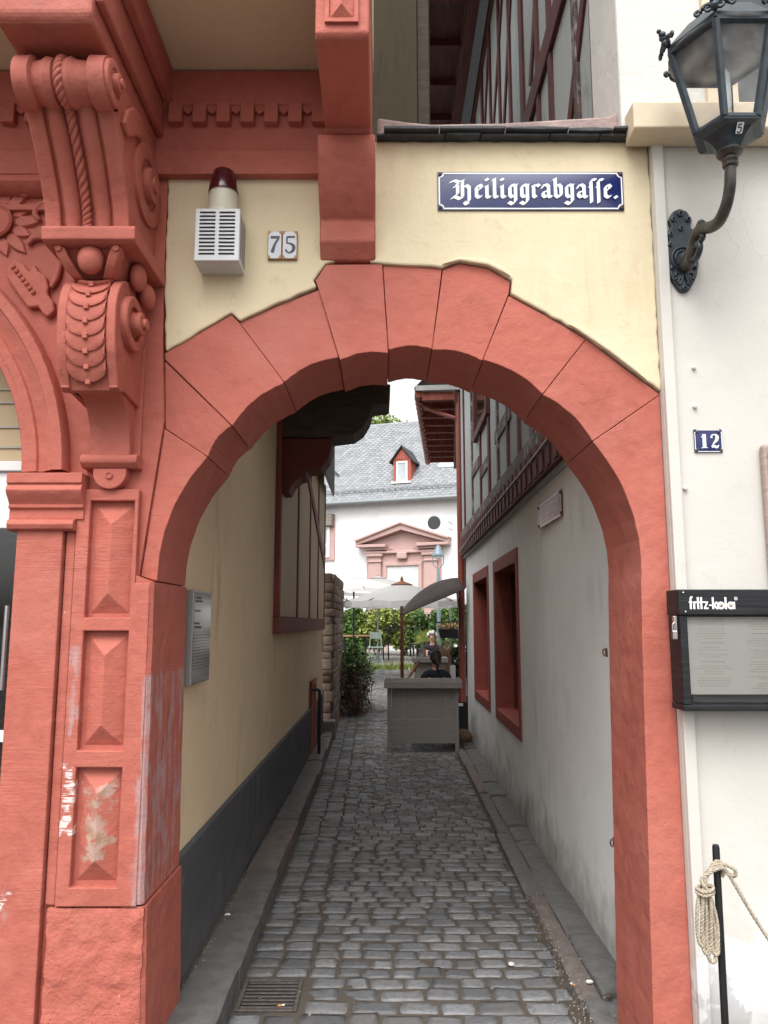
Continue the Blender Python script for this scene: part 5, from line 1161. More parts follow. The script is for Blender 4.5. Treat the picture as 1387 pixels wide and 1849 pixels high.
MB().lathe([(.016, 3.501), (.020, 3.52), (.020, 3.64), (.012, 3.66), (.001, 3.662)], (LC[0], LC[1], 0), 'Z', 14).obj("bulb", simple("milky_bulb", (.60, .64, .66), .25), wl, smooth='auto')
MB().lathe([(.19, 3.735), (.10, 3.70), (.03, 3.68)], (LC[0], LC[1], 0), 'Z', 24).obj("reflector", simple("dull_reflector", (.16, .16, .165), .4), wl, smooth=True)
# number 5 label on the front face of the cup
f0, f1 = Vector(rings[4][4]), Vector(rings[4][5]); g0, g1 = Vector(rings[2][4]), Vector(rings[2][5])
mid_t, mid_b = (f0 + f1) / 2, (g0 + g1) / 2; V = (mid_t - mid_b).normalized(); U = (f1 - f0).normalized(); N = U.cross(V).normalized(); N = N if N.y < 0 else -N
N = (N + Vector((0, -.6, 0))).normalized(); V = N.cross(U).normalized(); V = V if V.z > 0 else -V
i4 = Ink(mid_b + V * .002 + U * .004 + N * .012, U, V, N); i4.poly([(-.011, 0), (.009, 0), (.012, .004), (.012, .036), (.010, .039), (-.009, .039), (-.012, .035), (-.012, .004)]); i4.obj("number_label", LETTER, cp)
i5 = Ink(mid_b + V * .005 + U * .004 + N * .0128, U, V, N); i5.ribbon([(.006, .027), (-.005, .027)], .004, curve=False); i5.ribbon([(-.005, .029), (-.006, .016)], .0035, curve=False); i5.ribbon([(-.006, .016), (.002, .018), (.006, .011), (.003, .002), (-.004, .001), (-.007, .005)], .0038); i5.obj("numeral", BLACK_M, cp)

# menu case
mc = thing("menu_case", "black wooden menu case lettered fritz-kola on the white wall", "menu case", (1.5, 2.9, 1.33))
mx0, mx1, my = 1.085, 2.05, 2.85; mz0, mz1 = 1.335, 1.772
MB().box(mx0 - .004, mx1, my - .008, 2.966, 1.678, mz1).obj("header_board", BLACK_W, mc, bevel=.004)
MB().box(mx0, mx0 + .028, my, 2.966, mz0 + .022, 1.677).obj("side_board", BLACK_W, mc, bevel=.003)
MB().box(mx1 - .03, mx1, my, 2.966, mz0 + .022, 1.677).obj("side_board", BLACK_W, mc, bevel=.003)
MB().box(mx0 - .004, mx1, my - .006, 2.966, mz0, mz0 + .021).obj("bottom_board", BLACK_W, mc, bevel=.003)
MB().box(mx0 + .03, mx1 - .03, 2.945, 2.964, mz0 + .022, 1.676).obj("back_board", simple("dull_green_back", (.17, .19, .18), .6, .1), mc)
PAPER = simple("menu_paper", (.90, .88, .80), .6, .04, 3, 0)
MB().box(mx0 + .034, mx1 - .034, 2.893, 2.899, mz0 + .055, 1.672).obj("menu_sheet", PAPER, mc)
MB().box(mx0 + .0285, mx1 - .0305, my + .012, my + .016, mz0 + .0215, 1.677).obj("glass_front", CLEAR, mc)
ip = Ink((mx0 + .034, 2.8926, mz0 + .055), (1, 0, 0), (0, 0, 1), (0, -1, 0)); random.seed(3)
for col in range(4):
    cxm = .095 + col * .19; v = .272
    while v > .02:
        head = random.random() < .2; n_ = 1 if head else random.randint(2, 5)
        for q in range(n_):
            L = random.uniform(.05, .13) if not head else random.uniform(.06, .10); u = cxm - L / 2; hh = .0026 if head else .0017
            while u < cxm + L / 2: w = random.uniform(.004, .014); ip.poly([(u, v), (u + w, v), (u + w, v + hh), (u, v + hh)]); u += w + .0025
            v -= .0088
        v -= .008
ip.obj("menu_print", simple("grey_print", (.62, .61, .57), .7), mc)
lk = MB().box(mx0 - .018, mx0 - .005, my + .012, my + .03, 1.60, 1.675).obj("hasp", STEEL, mc, bevel=.002)
MB().box(mx0 - .03, mx0 - .012, my - .006, my + .011, 1.59, 1.622).obj("padlock", STEEL, lk, bevel=.003)
MB().tube(smooth_path([(mx0 - .028, my + .002, 1.622), (mx0 - .027, my + .002, 1.642), (mx0 - .021, my + .002, 1.65), (mx0 - .015, my + .002, 1.642), (mx0 - .014, my + .002, 1.622)], 4), .0028, 6).obj("shackle", STEEL, lk, smooth=True)
for (xx, zz) in ((mx0 + .02, 1.69), (mx0 + .015, 1.76)): MB().lathe([(.001, 0), (.004, 0), (.003, -.002), (.001, -.003)], (xx, my - .008, zz), 'Y', 8).obj("screw", STEEL, mc)
lx0 = 1.118; lw_ = 1.291 - lx0; lz = 1.700; fk = lw_ / 6.95; ink = Ink((lx0, my - .0085, lz), (1, 0, 0), (0, 0, 1), (0, -1, 0))
th_ = .30
def LR(path, ox, w=th_, curve=False): ink.ribbon(path, w, sx=fk, ox=ox * fk, oy=0, curve=curve)
LR([(.28, 0), (.28, 1.45), (.34, 1.70), (.58, 1.78)], 0); LR([(.0, 1.02), (.56, 1.02)], 0, .2)
LR([(.78, 0), (.78, 1.1)], 0); LR([(.78, .72), (.92, .98), (1.16, 1.02)], 0, .26, True)
LR([(1.36, 0), (1.36, 1.75)], 0); LR([(1.84, 0), (1.84, 1.75)], 0); LR([(1.5, 1.02), (2.2, 1.02)], 0, .2)
LR([(2.15, 1.0), (2.85, 1.0)], 0, .22); LR([(2.72, .95), (2.28, .15)], 0, .24); LR([(2.18, .12), (2.88, .12)], 0, .24)
LR([(2.95, .56), (3.38, .56)], 0, .2)
LR([(3.56, 0), (3.56, 1.75)], 0); LR([(4.18, 1.06), (3.66, .52)], 0, .26); LR([(3.70, .56), (4.24, .0)], 0, .28)
for cx in (4.72,): ink.ring((cx * fk, .53 * fk), .40 * fk, .34 * fk)
LR([(5.42, 0), (5.42, 1.75)], 0)
ink.ring((6.18 * fk, .53 * fk), .40 * fk, .34 * fk); LR([(6.66, 0), (6.66, 1.08)], 0, .26)
ink.ring((6.95 * fk, 1.55 * fk), .22 * fk, .07 * fk); LR([(6.88, 1.42), (6.88, 1.66)], 0, .07); LR([(7.0, 1.42), (7.0, 1.66)], 0, .07)
ink.obj("lettering", LETTER, mc)
ie = Ink((lx0, my - .0100, lz), (1, 0, 0), (0, 0, 1), (0, -1, 0))
for cx in (4.72, 6.18): ie.disc((cx * fk, .53 * fk), .25 * fk)
ie.obj("eye_outline", BLACK_M, mc)
ie = Ink((lx0, my - .0108, lz), (1, 0, 0), (0, 0, 1), (0, -1, 0))
for cx in (4.70, 6.18): ie.disc((cx * fk, .56 * fk), .18 * fk)
ie.obj("eye_white", simple("eye_tan", (.62, .46, .30), .5), mc)
ie = Ink((lx0, my - .0116, lz), (1, 0, 0), (0, 0, 1), (0, -1, 0))
for cx in (4.78, 6.24): ie.disc((cx * fk, .50 * fk), .075 * fk)
ie.obj("pupil", BLACK_M, mc)

# information plaque on the left alley wall
pq = thing("info_plaque", "grey metal information plaque with fine print on the yellow alley wall", "plaque", (-.88, 3.7, 1.37))
PLQ = NB("etched_steel_print"); _o = PLQ.xyz(); _row = PLQ.ramp(PLQ.math('FRACT', PLQ.math('MULTIPLY', _o[2], 72.)), .5, .56)
_let = PLQ.ramp(PLQ.noise(1, 2, PLQ.scl(PLQ.g, (0, 300, 72))), .42, .5); _zz = PLQ.ramp(_o[2], 1.615, 1.60); _z2 = PLQ.ramp(_o[2], 1.43, 1.445)
_m = PLQ.math('MULTIPLY', PLQ.math('MULTIPLY', _row, _let), PLQ.math('MULTIPLY', _zz, _z2))
_m = PLQ.math('MULTIPLY', _m, PLQ.ramp(PLQ.math('ABSOLUTE', PLQ.math('SUBTRACT', _o[1], 3.68)), .004, .008))
PLQ = PLQ.done(PLQ.mix(_m, (.58, .59, .59), (.03, .03, .032)), .11, .8, .6)
MB().box(-.906, -.862, 3.505, 3.865, 1.372, 1.798).obj("case", simple("plaque_case_metal", (.33, .32, .31), .35, .1, metal=.6), pq, bevel=.003)
MB().box(-.8615, -.8595, 3.515, 3.855, 1.380, 1.790).obj("face_plate", PLQ, pq)
i6 = Ink((-.8590, 3.53, 1.38), (0, 1, 0), (0, 0, 1), (1, 0, 0))
for (v, a, b) in ((.385, 0, .11), (.37, 0, .14), (.325, 0, .10), (.268, 0, .09), (.25, 0, .13)):
    u = a
    while u < b: w = random.uniform(.004, .009); i6.poly([(u, v - .005), (u + w, v - .005), (u + w, v + .005), (u, v + .005)]); u += w + .003
i6.obj("heading_print", simple("grey_blue_print", (.07, .08, .11), .4), pq)
# red enamel sign on the right alley wall, blackletter seen aslant
ry0, ry1 = 4.77, 5.50; rz0, rz1 = 2.315, 2.487; xw = awx(5.2) - .012
rs = thing("red_enamel_sign", "red enamel street sign with white blackletter on the right alley wall", "sign", (xw, 5.2, rz0))
MB().box(xw - .006, xw, ry0, ry1, rz0, rz1).obj("plate", SIGN_RED, rs, bevel=.003)
i7 = Ink((xw - .0066, ry1, rz0), (0, -1, 0), (0, 0, 1), (-1, 0, 0)); c = .02
i7.ribbon([(.012, .012 + c), (.012 + c, .012), (.73 - .012 - c, .012), (.718, .012 + c), (.718, .172 - .012 - c), (.718 - c, .160), (.012 + c, .160), (.012, .160 - c), (.012, .012 + c)], .005, curve=False)
tot = sum(GLYPH[c][1] for c in txt); s7 = .60 / tot; ox = .075
for c in txt:
    for p in GLYPH[c][0]: i7.nib([(a, b * 1.15) for a, b in p], .14, 38, s7, ox, .062)
    ox += GLYPH[c][1] * s7
i7.obj("lettering", LETTER, rs)
for (a, b) in ((ry0 + .02, rz0 + .02), (ry1 - .02, rz0 + .02), (ry0 + .02, rz1 - .02), (ry1 - .02, rz1 - .02)): MB().lathe([(.012, 0), (.01, -.006), (.001, -.008)], (xw - .006, a, b), 'X', 8).obj("bolt", RUST, rs)

# barrier post and rope
bp_ = thing("barrier_post", "thin black steel barrier post standing before the white wall", "post", (1.065, 2.6, 0))
MB().tube([(1.06, 2.6, -.01), (1.066, 2.6, .935), (1.066, 2.6, .945)], [.0115, .0115, .009], 12).obj("rod", BLACK_M, bp_, smooth='auto')
MB().lathe([(.001, -.012), (.12, -.012), (.12, .0), (.02, .012), (.001, .012)], (1.06, 2.6, -.01), 'Z', 24).obj("foot_disc", BLACK_M, bp_, smooth='auto')
rp_ = thing("hemp_rope", "hank of hemp rope tied around the black barrier post", "rope", (1.04, 2.58, .5))
def ropep(pts, name="rope_strand", r=.0062, tl=34):
    pth = smooth_path(pts, 10); L = sum((b - a).length for a, b in zip(pth, pth[1:])); dense = []
    for a, b in zip(pth, pth[1:]):
        m = max(1, int((b - a).length / .0035)); dense += [a.lerp(b, k / m) for k in range(m)]
    rope(dense, r, L * tl, name, ROPE, rp_, 3, 5)
for k in range(4):
    o = k * .008; ropep([(1.078, 2.590, .875 - o), (1.074, 2.582 - .003 * k, .892 - o * .5), (1.052 - o * .5, 2.574 - .003 * k, .900 - o), (1.030 - o, 2.574, .872 - o), (1.014 - o * .6 + .004 * k, 2.572 - .005 * (k % 2), .838 - .004 * k), (1.006 + .010 * k, 2.572, .805)])
for k in range(4):
    dx = -.016 + k * .014; zb = (.655, .630, .607, .628)[k]; ww = (.012, .016, .020, .014)[k]
    ropep([(1.008 + dx * .6, 2.575 - .006 * (k % 2), .82), (1.000 + dx, 2.570 - .006 * (k % 2), .76), (.996 + dx, 2.568, zb + .05), (1.0 + dx, 2.568, zb + .008), (1.006 + dx + ww * .5, 2.568, zb), (1.004 + dx + ww, 2.572, zb + .03), (1.008 + dx + ww * .8, 2.576, zb + .10), (1.014 + dx * .5, 2.58, .81)])
for k in range(2): ropep([(.984, 2.575, .822 - k * .011), (1.0, 2.556, .815 - k * .011), (1.030, 2.560, .818 - k * .011), (1.040, 2.582, .824 - k * .011), (1.01, 2.592, .822 - k * .011), (.984, 2.575, .822 - k * .011)], r=.0055)
ropep([(1.06, 2.585, .895), (1.092, 2.572, .888), (1.110, 2.568, .875), (1.108, 2.572, .858), (1.088, 2.582, .862)])
ropep([(1.076, 2.59, .878), (1.092, 2.58, .862), (1.12, 2.57, .81), (1.16, 2.56, .735), (1.22, 2.54, .64), (1.32, 2.50, .52), (1.5, 2.45, .38)], tl=30)

# drain grate, litter
dg = thing("drain_grate", "rusty iron drain grate in the cobbles beside the left kerb", "drain grate", (-.5, 3.72, 0))
gx0, gx1, gy0, gy1 = -.645, -.375, 3.57, 3.87
MB().box(gx0, gx1, gy0, gy1, -.002, .0005).obj("pit", BLACK_M, dg)
MB().box(gx0, gx0 + .018, gy0, gy1, -.05, .004).box(gx1 - .018, gx1, gy0, gy1, -.05, .004).box(gx0 + .018, gx1 - .018, gy0, gy0 + .018, -.05, .004).box(gx0 + .018, gx1 - .018, gy1 - .018, gy1, -.05, .004).obj("grate_frame", simple("worn_cast_iron", (.10, .085, .075), .55, .5, 40, .3, 90), dg, bevel=.002)
for k in range(8): MB().box(gx0 + .02, gx1 - .02, gy0 + .028 + k * .033, gy0 + .044 + k * .033, -.04, .003).obj("grate_bar", bpy.data.materials["worn_cast_iron"], dg, bevel=.003)
LT = "litter on the alley floor"
def butt(x, y, z, a, lab):
    o = thing("cigarette_butt", lab, "cigarette butt", (x, y, z), LT); c, q = math.cos(a), math.sin(a)
    MB().tube([(x, y, z + .004), (x + c * .018, y + q * .018, z + .004)], .004, 8).obj("filter", BUTT, o); MB().tube([(x + c * .018, y + q * .018, z + .004), (x + c * .03, y + q * .03, z + .004)], .004, 8).obj("paper", LITTER, o)
butt(-.46, 3.60, .006, .3, "cigarette butt lying on the drain grate"); butt(.86, 3.72, .035, 2.2, "orange cigarette butt at the right kerb near the arch")
cp_ = thing("bottle_cap", "white bottle cap on the cobbles by the right kerb", "bottle cap", (.62, 4.02, .005), LT); MB().lathe([(.001, 0), (.015, 0), (.0135, .006), (.001, .007)], (.62, 4.02, .005), 'Z', 16).obj("cap", LITTER, cp_)
for (x, y, z, l) in ((-.84, 4.4, .09, "crumpled white paper scrap in the gravel strip by the black plinth"), (.93, 3.75, .035, "white paper scrap on the right kerb before the jamb"), (.98, 3.62, .03, "dry leaf and twig bits in the corner behind the right jamb")):
    m = MB(); m.ball((x, y, z + .008), (.018, .012, .008), 7, 5); o = m.obj("paper_scrap", LITTER if "paper" in l else TWIG); tag(o, l, "litter", LT)
deb = MB()
for k in range(900):
    s = random.random()
    if s < .5: x, y, z = right_edge(3.8) + random.gauss(.02, .05), 3.2 + abs(random.gauss(0, 1.2)), .03
    elif s < .8: x, y, z = random.uniform(-.87, -.835), random.uniform(3.4, 9), .1
    else: x, y, z = random.uniform(-.6, .8), random.uniform(3.2, 7), .0
    w = random.uniform(.002, .007); deb.add([(x - w, y, z + .002), (x + w, y + w, z + .003), (x, y + w * 2, z + .006)], [(0, 1, 2)], random.random())
tag(deb.obj("debris", tinted("grit", (.10, .085, .07), (.34, .30, .25), bstr=0), None, tint=True, fix=False), "fine grit and leaf crumbs along the kerbs", "debris", kind="stuff")

# ================================================================== COURTYARD FURNITURE
def gyz(y): return gz(y) if y < 22.2 else YC
ct = thing("wooden_counter", "taupe painted wooden serving counter on short legs in the alley", "counter", (.43, 10.3, 0))
cx0, cx1, cy0, cy1 = .045, .965, 10.2, 10.75
for (x, y) in ((cx0, cy0), (cx1 - .05, cy0), (cx0, cy1 - .05), (cx1 - .05, cy1 - .05)): MB().box(x, x + .05, y, y + .05, 0, .83).obj("leg", TAUPE, ct, bevel=.003)
for k in range(5):
    w = (cx1 - cx0 - .10) / 5; MB().box(cx0 + .052 + k * w, cx0 + .050 + (k + 1) * w, cy0 + .018, cy0 + .036, .12, .80).obj("board", TAUPE, ct, bevel=.0015)
MB().box(cx0 + .051, cx1 - .051, cy0 + .006, cy0 + .017, .12, .42).obj("lower_panel", TAUPE, ct, bevel=.002)
MB().box(cx0 + .051, cx1 - .051, cy0 + .004, cy0 + .017, .77, .83).obj("top_rail", TAUPE, ct, bevel=.002)
for (a, b) in ((cx0 + .012, cx0 + .030), (cx1 - .030, cx1 - .012)): MB().box(a, b, cy0 + .055, cy1 - .055, .12, .82).obj("side_panel", TAUPE, ct)
MB().box(cx0 - .03, cx1 + .03, cy0 - .03, cy1 + .03, .832, .85).obj("counter_top", TAUPE, ct)
for (a, b, c, d) in ((cx0 - .045, cx1 + .045, cy0 - .045, cy0 - .028), (cx0 - .045, cx1 + .045, cy1 + .028, cy1 + .045)): MB().box(a, b, c, d, .812, .90).obj("rim_board", TAUPE, ct, bevel=.003)
for (a, b) in ((cx0 - .045, cx0 - .031), (cx1 + .031, cx1 + .045)): MB().box(a, b, cy0 - .027, cy1 + .027, .812, .915).obj("rim_board", TAUPE, ct, bevel=.003)
c2 = thing("small_counter", "small taupe cabinet behind the seated woman holding a steel pot", "cabinet", (.6, 12.6, 0))
MB().box(.50, .98, 12.5, 12.95, .0, 1.02).obj("body", TAUPE, c2, bevel=.004); MB().box(.46, 1.02, 12.45, 13.0, 1.021, 1.10).obj("top", TAUPE, c2, bevel=.006); MB().box(.5, .95, 12.49, 12.4999, .4, .41).obj("panel_line", BLACK_M, c2)
pt = thing("steel_pot", "round brushed steel pot standing on the small cabinet", "pot", (.62, 12.7, 1.10))
MB().lathe([(.001, 0), (.075, 0), (.078, .01), (.078, .135), (.082, .14), (.074, .14), (.072, .02), (.001, .015)], (.60, 12.65, 1.101), 'Z', 24).obj("vessel", STEEL, pt, smooth='auto')
MB().box(.72, .92, 12.55, 12.85, 1.101, 1.115).obj("black_tray", BLACK_M, c2)
# parasols
def parasol(name, label, c, r, ze, zt, pole_mat, can_mat, base=True, pr=.024, group="parasols", tilt=None, n=8, z0=None):
    o = thing(name, label, "parasol", c, group); zb = c[2]
    MB().tube([(c[0], c[1], zb), (c[0], c[1], zt - .02)], pr, 10).obj("pole", pole_mat, o, smooth='auto')
    mb = MB(); rings = []
    for (k, z) in ((.04, zt), (.3, zt - (zt - ze) * .22), (.65, zt - (zt - ze) * .60), (1, ze), (1.0, ze - .10)):
        rg = []
        for i in range(n * 4):
            a = 2 * math.pi * i / (n * 4) + .2; f = abs(((i / 4) % 1) - .5) * 2; sag = (1 - f) * .05 * k; kk = math.cos(math.pi / n) / math.cos((a - .2 + math.pi / n) % (2 * math.pi / n) - math.pi / n) if True else 1
            rg.append((c[0] + r * k * kk * math.cos(a), c[1] + r * k * kk * math.sin(a), z - sag * .5 + (random.uniform(-.01, .01) if k == 1.0 and z < ze else 0)))
        rings.append(rg)
    m = n * 4; mb.add([p for rg in rings for p in rg], [(q * m + i, q * m + (i + 1) % m, (q + 1) * m + (i + 1) % m, (q + 1) * m + i) for q in range(4) for i in range(m)] + [tuple(range(m))])
    cn = mb.obj("canopy", can_mat, o, smooth='auto', fix=False)
    MB().lathe([(r * .06, zt - .04), (r * .2, zt - .02 - (zt - ze) * .02), (r * .05, zt + .03), (.02, zt + .045), (.03, zt + .07), (.012, zt + .11), (.001, zt + .13)], (c[0], c[1], 0), 'Z', 16).obj("cap", can_mat if pole_mat != TEAK else TEAK, cn, smooth='auto')
    for i in range(n):
        a = 2 * math.pi * i / n + .2; MB().tube([(c[0], c[1], zt - .06), (c[0] + r * .98 * math.cos(a), c[1] + r * .98 * math.sin(a), ze - .01)], .009, 5).obj("rib", pole_mat, o)
    if base: MB().lathe([(.001, 0), (.26, 0), (.26, .05), (.06, .08), (.05, .3), (.001, .3)], (c[0], c[1], zb), 'Z', 20).obj("base", GREYPOLE, o, smooth='auto')
    return o
parasol("white_parasol", "white parasol with teak pole standing right behind the counter", (.305, 13.2, .04), 1.0, 2.02, 2.32, TEAK, CANVAS, pr=.03)
parasol("white_parasol", "wide white parasol on a dark pole left of the teak one", (-.75, 19.2, gz(19.2)), 1.55, 2.46, 2.78, BLACK_M, CANVAS)
parasol("grey_parasol", "grey parasol whose pale pole stands behind the wide white one", (-.19, 23.5, YC), 1.25, 2.72, 3.02, GREYPOLE, CANVAS_G)
parasol("white_parasol", "pale parasol half hidden behind the taupe one by the lamp post", (1.75, 20.5, gz(20.5)), 1.15, 2.26, 2.55, GREYPOLE, CANVAS)
parasol("white_parasol", "white parasol showing only its left rim beyond the rubble wall", (-1.75, 17.2, gz(17.2)), 1.1, 2.12, 2.4, GREYPOLE, CANVAS_G)
# tilted taupe parasol
tp = thing("tilted_parasol", "taupe parasol tilted steeply on a pale leaning pole by the drainpipe", "parasol", (1.4, 13.3, 0), "parasols")
A, B = Vector((1.092, 11.500, 2.112)), Vector((1.42, 13.3, gz(13.3)))
pl = MB().tube([B, B.lerp(A, .2)], .022, 10).obj("lower_pole", BLACK_M, tp, smooth='auto'); MB().tube([B.lerp(A, .2), A + (A - B) * .03], .019, 10).obj("upper_pole", simple("pale_pole", (.40, .38, .36), .5), tp, smooth='auto')
lo_, hi_ = Vector((0.254, 11.300, 1.767)), Vector((1.155, 11.300, 2.136)); ax_ = hi_ - lo_; up_ = Vector((-ax_.z, 0, ax_.x)).normalized(); mb = MB(); n = 14; m = 8; vs = []
for j in range(m + 1):
    for i in range(n + 1):
        t = i / n; w = (j / m - .5) * 2; hgt = .25 * math.sin(math.pi * min(1, t * .72 + .02)) ** .8 * (1 - w * w)
        p = lo_.lerp(hi_, t) + up_ * hgt; vs.append((p.x, 11.45 + w * .42, p.z))
mb.add(vs, [(j * (n + 1) + i, j * (n + 1) + i + 1, (j + 1) * (n + 1) + i + 1, (j + 1) * (n + 1) + i) for j in range(m) for i in range(n)])
cn = mb.obj("canopy", CANVAS_B, tp, smooth=True); s = cn.modifiers.new("t", 'SOLIDIFY'); s.thickness = .006
MB().tube([lo_ + Vector((0, -.34, 0)), hi_ + Vector((0, -.34, 0))], .012, 6).obj("hem", CANVAS_B, cn)
MB().lathe([(.02, 0), (.03, .03), (.012, .07), (.001, .08)], A + Vector((0, 0, .12)), 'Z', 10).obj("finial", GREYPOLE, tp, smooth='auto')
hs_ = thing("wooden_pole", "brown wooden pole leaning behind the counter's left half", "pole", (.4, 11.3, .6))
MB().tube([(0.304, 11.200, 0.811), (0.513, 11.600, 1.071)], [.02, .024], 8).obj("shaft", TEAK, hs_, smooth='auto'); MB().tube([(0.480, 11.600, 1.054), (0.463, 11.600, 0.926)], .008, 6).obj("strap", BLACK_M, hs_)
# beer tables and benches
def trestle(name, label, cat, x0, x1, y0, y1, zb, h, top, group):
    o = thing(name, label, cat, ((x0 + x1) / 2, (y0 + y1) / 2, zb), group); n = 2 if y1 - y0 < .4 else 4
    for k in range(n): w = (y1 - y0) / n; MB().box(x0, x1, y0 + k * w + .006, y0 + (k + 1) * w - .006, zb + h - .035, zb + h).obj("top_board", top, o)
    for xx in (x0 + .12, x1 - .16):
        MB().box(xx, xx + .04, y0 + .02, y0 + .06, zb, zb + h - .036).box(xx, xx + .04, y1 - .06, y1 - .02, zb, zb + h - .036).box(xx, xx + .04, y0 + .06, y1 - .06, zb, zb + .04).box(xx, xx + .04, y0 + .06, y1 - .06, zb + h - .08, zb + h - .037).obj("leg_frame", BLACK_M, o)
    return o
DT = wood("dark_table_board", (.06, .055, .05), (20, 4, 4)); TG = "tables and benches in the courtyard"
trestle("beer_table", "dark slatted high table left of the teak pole", "table", .0, .75, 24.6, 25.3, YC, 1.0, DT, TG)
trestle("bench", "dark bench in front of the high table at the grey pole", "bench", -.30, .12, 24.2, 24.5, YC, .52, DT, TG)
trestle("beer_table", "dark high table right of the teak pole by the shrubs", "table", .75, 1.35, 26.0, 26.6, YC, 1.05, DT, TG)
trestle("bench", "dark bench right of the teak pole", "bench", .78, 1.25, 24.2, 24.5, YC, .55, DT, TG)
trestle("bench", "dark bench farthest right beneath the shrubs", "bench", 1.3, 1.75, 25.4, 25.7, YC, .66, DT, TG)
trestle("beer_table", "light brown slatted table left of the grey parasol pole", "table", -1.35, -.42, 23.6, 24.3, YC, .80, OAK, TG)
trestle("beer_table", "light brown table end peeping out beside the rubble wall", "table", -2.6, -1.7, 23.8, 24.5, YC, .80, OAK, TG)
cf = thing("metal_chair", "pale green folding chair beside the grey parasol pole", "chair", (-.22, 23, YC))
PG = simple("pale_green_metal", (.25, .32, .28), .5)
MB().tube([(-.45, 23.0, YC), (-.40, 23.4, YC + .9)], .012, 6).tube([(-.05, 23.0, YC), (-.10, 23.4, YC + .9)], .012, 6).obj("back_leg", PG, cf); MB().tube([(-.43, 23.4, YC), (-.45, 22.9, YC + .46)], .012, 6).tube([(-.07, 23.4, YC), (-.05, 22.9, YC + .46)], .012, 6).obj("front_leg", PG, cf)
MB().box(-.47, -.03, 22.9, 23.3, YC + .45, YC + .475).obj("seat", PG, cf); MB().box(-.42, -.08, 23.38, 23.41, YC + .70, YC + .9).obj("backrest", PG, cf)
# courtyard lamp
lp = thing("street_lamp", "blue-grey bell-shaped street lamp in front of the pink portal", "street lamp", (1.55, 22.0, gz(22)))
lx, ly = 1.55, 22.0; zt_ = 3.848; zb_ = 3.545; zf = 3.181
MB().tube([(lx, ly, gz(22)), (lx, ly, zf - .25), (lx, ly, zf)], [.06, .05, .035], 12).obj("post", LAMPGREY, lp, smooth='auto')
for sg in (-1, 1): MB().tube(smooth_path([(lx, ly, zf - .02), (lx + sg * .08, ly, zf + .06), (lx + sg * .155, ly, zf + .16), (lx + sg * .15, ly, zb_ + .01)], 5), .012, 6).obj("fork_arm", LAMPGREY, lp, smooth=True)
MB().lathe([(.175, zb_), (.178, zb_ + .03), (.15, zb_ + .09), (.10, zb_ + .17), (.09, zb_ + .21), (.07, zb_ + .23), (.05, zt_), (.001, zt_ + .02)], (lx, ly, 0), 'Z', 24).obj("hood", LAMPGREY, lp, smooth='auto')
MB().lathe([(.001, zb_ - .10), (.06, zb_ - .09), (.10, zb_ - .04), (.12, zb_ + .0)], (lx, ly, 0), 'Z', 20).obj("globe", simple("frosted_globe", (.65, .66, .65), .25), lp, smooth=True)
# flower box on railing
fbx = thing("flower_box", "dark flower box with dry plants hanging on a black railing", "flower box", (1.35, 14.2, 1.3))
bx0, bx1 = 0.985, 1.460; bz0, bz1 = 1.377, 1.537
MB().add([(bx0 + .04, 14.12, bz0), (bx1 - .04, 14.12, bz0), (bx1 - .04, 14.30, bz0), (bx0 + .04, 14.30, bz0), (bx0, 14.08, bz1), (bx1, 14.08, bz1), (bx1, 14.34, bz1), (bx0, 14.34, bz1)], [(0, 3, 2, 1), (4, 5, 6, 7), (0, 1, 5, 4), (1, 2, 6, 5), (2, 3, 7, 6), (3, 0, 4, 7)]).obj("trough", simple("anthracite_plastic", (.025, .028, .032), .5), fbx, bevel=.008)
m = MB()
for k in range(420):
    x = random.uniform(bx0, bx1); y = 14.2 + random.gauss(0, .05); m.leaf((x, y, bz1 + abs(random.gauss(0, .05))), .045, random.random())
m.obj("dry_plants", STRAW, fbx, tint=True, fix=False)["kind"] = "stuff"
rg_ = thing("railing", "black wrought railing carrying the flower box", "railing", (1.3, 14.4, 0))
MB().tube(smooth_path([(bx0 - .04, 14.4, bz0 - .3), (bx0 - .04, 14.4, bz1 + .06), (bx0 + .02, 14.4, bz1 + .12), (bx1 + .1, 14.4, bz1 + .15)], 5), .012, 6).obj("top_rail", BLACK_M, rg_, smooth='auto')
for k in range(5): x = bx0 - .04 + k * (bx1 - bx0 + .1) / 4; MB().tube([(x, 14.4, gz(14.4)), (x, 14.4, bz1 + .10)], .009, 6).obj("baluster", BLACK_M, rg_)
# dry grass in a pot
gp = thing("potted_grass", "dry straw-coloured ornamental grass in a pot under the flower box", "plant", (1.12, 13.6, 0))
px_, pz_ = 1.057, 1.103
m = MB()
for k in range(150):
    a = random.gauss(0, .7); L = random.uniform(.12, .36); b = random.uniform(-.5, .5); p = Vector((px_ + random.gauss(0, .04), 13.6 + random.gauss(0, .04), pz_)); q = p + Vector((math.sin(a) * L, b * L, math.cos(a) * L)); m.add([p + Vector((-.003, 0, 0)), p + Vector((.003, 0, 0)), q], [(0, 1, 2)], random.random())
m.obj("blades", STRAW, gp, tint=True, fix=False); MB().lathe([(.09, gz(13.6)), (.12, pz_ - .01), (.11, pz_), (.001, pz_ - .01)], (px_, 13.6, 0), 'Z', 18).obj("pot", simple("brown_pot", (.14, .08, .05), .7), gp, smooth='auto')
pm = thing("fan_palm", "small bright green fan palm behind the white-haired person", "plant", (.9, 17, gz(17)))
m = MB(); c = Vector((0.924, 17.000, 1.252))
for k in range(26):
    a = R(-100 + k * 8); L = random.uniform(.26, .36); q = c + Vector((math.sin(a) * L, random.uniform(-.1, .1), math.cos(a) * L)); s_ = Vector((math.cos(a), 0, -math.sin(a))) * .018; m.add([c, (c + q) / 2 + s_, q, (c + q) / 2 - s_], [(0, 1, 2, 3)], .5 + random.random() * .5)
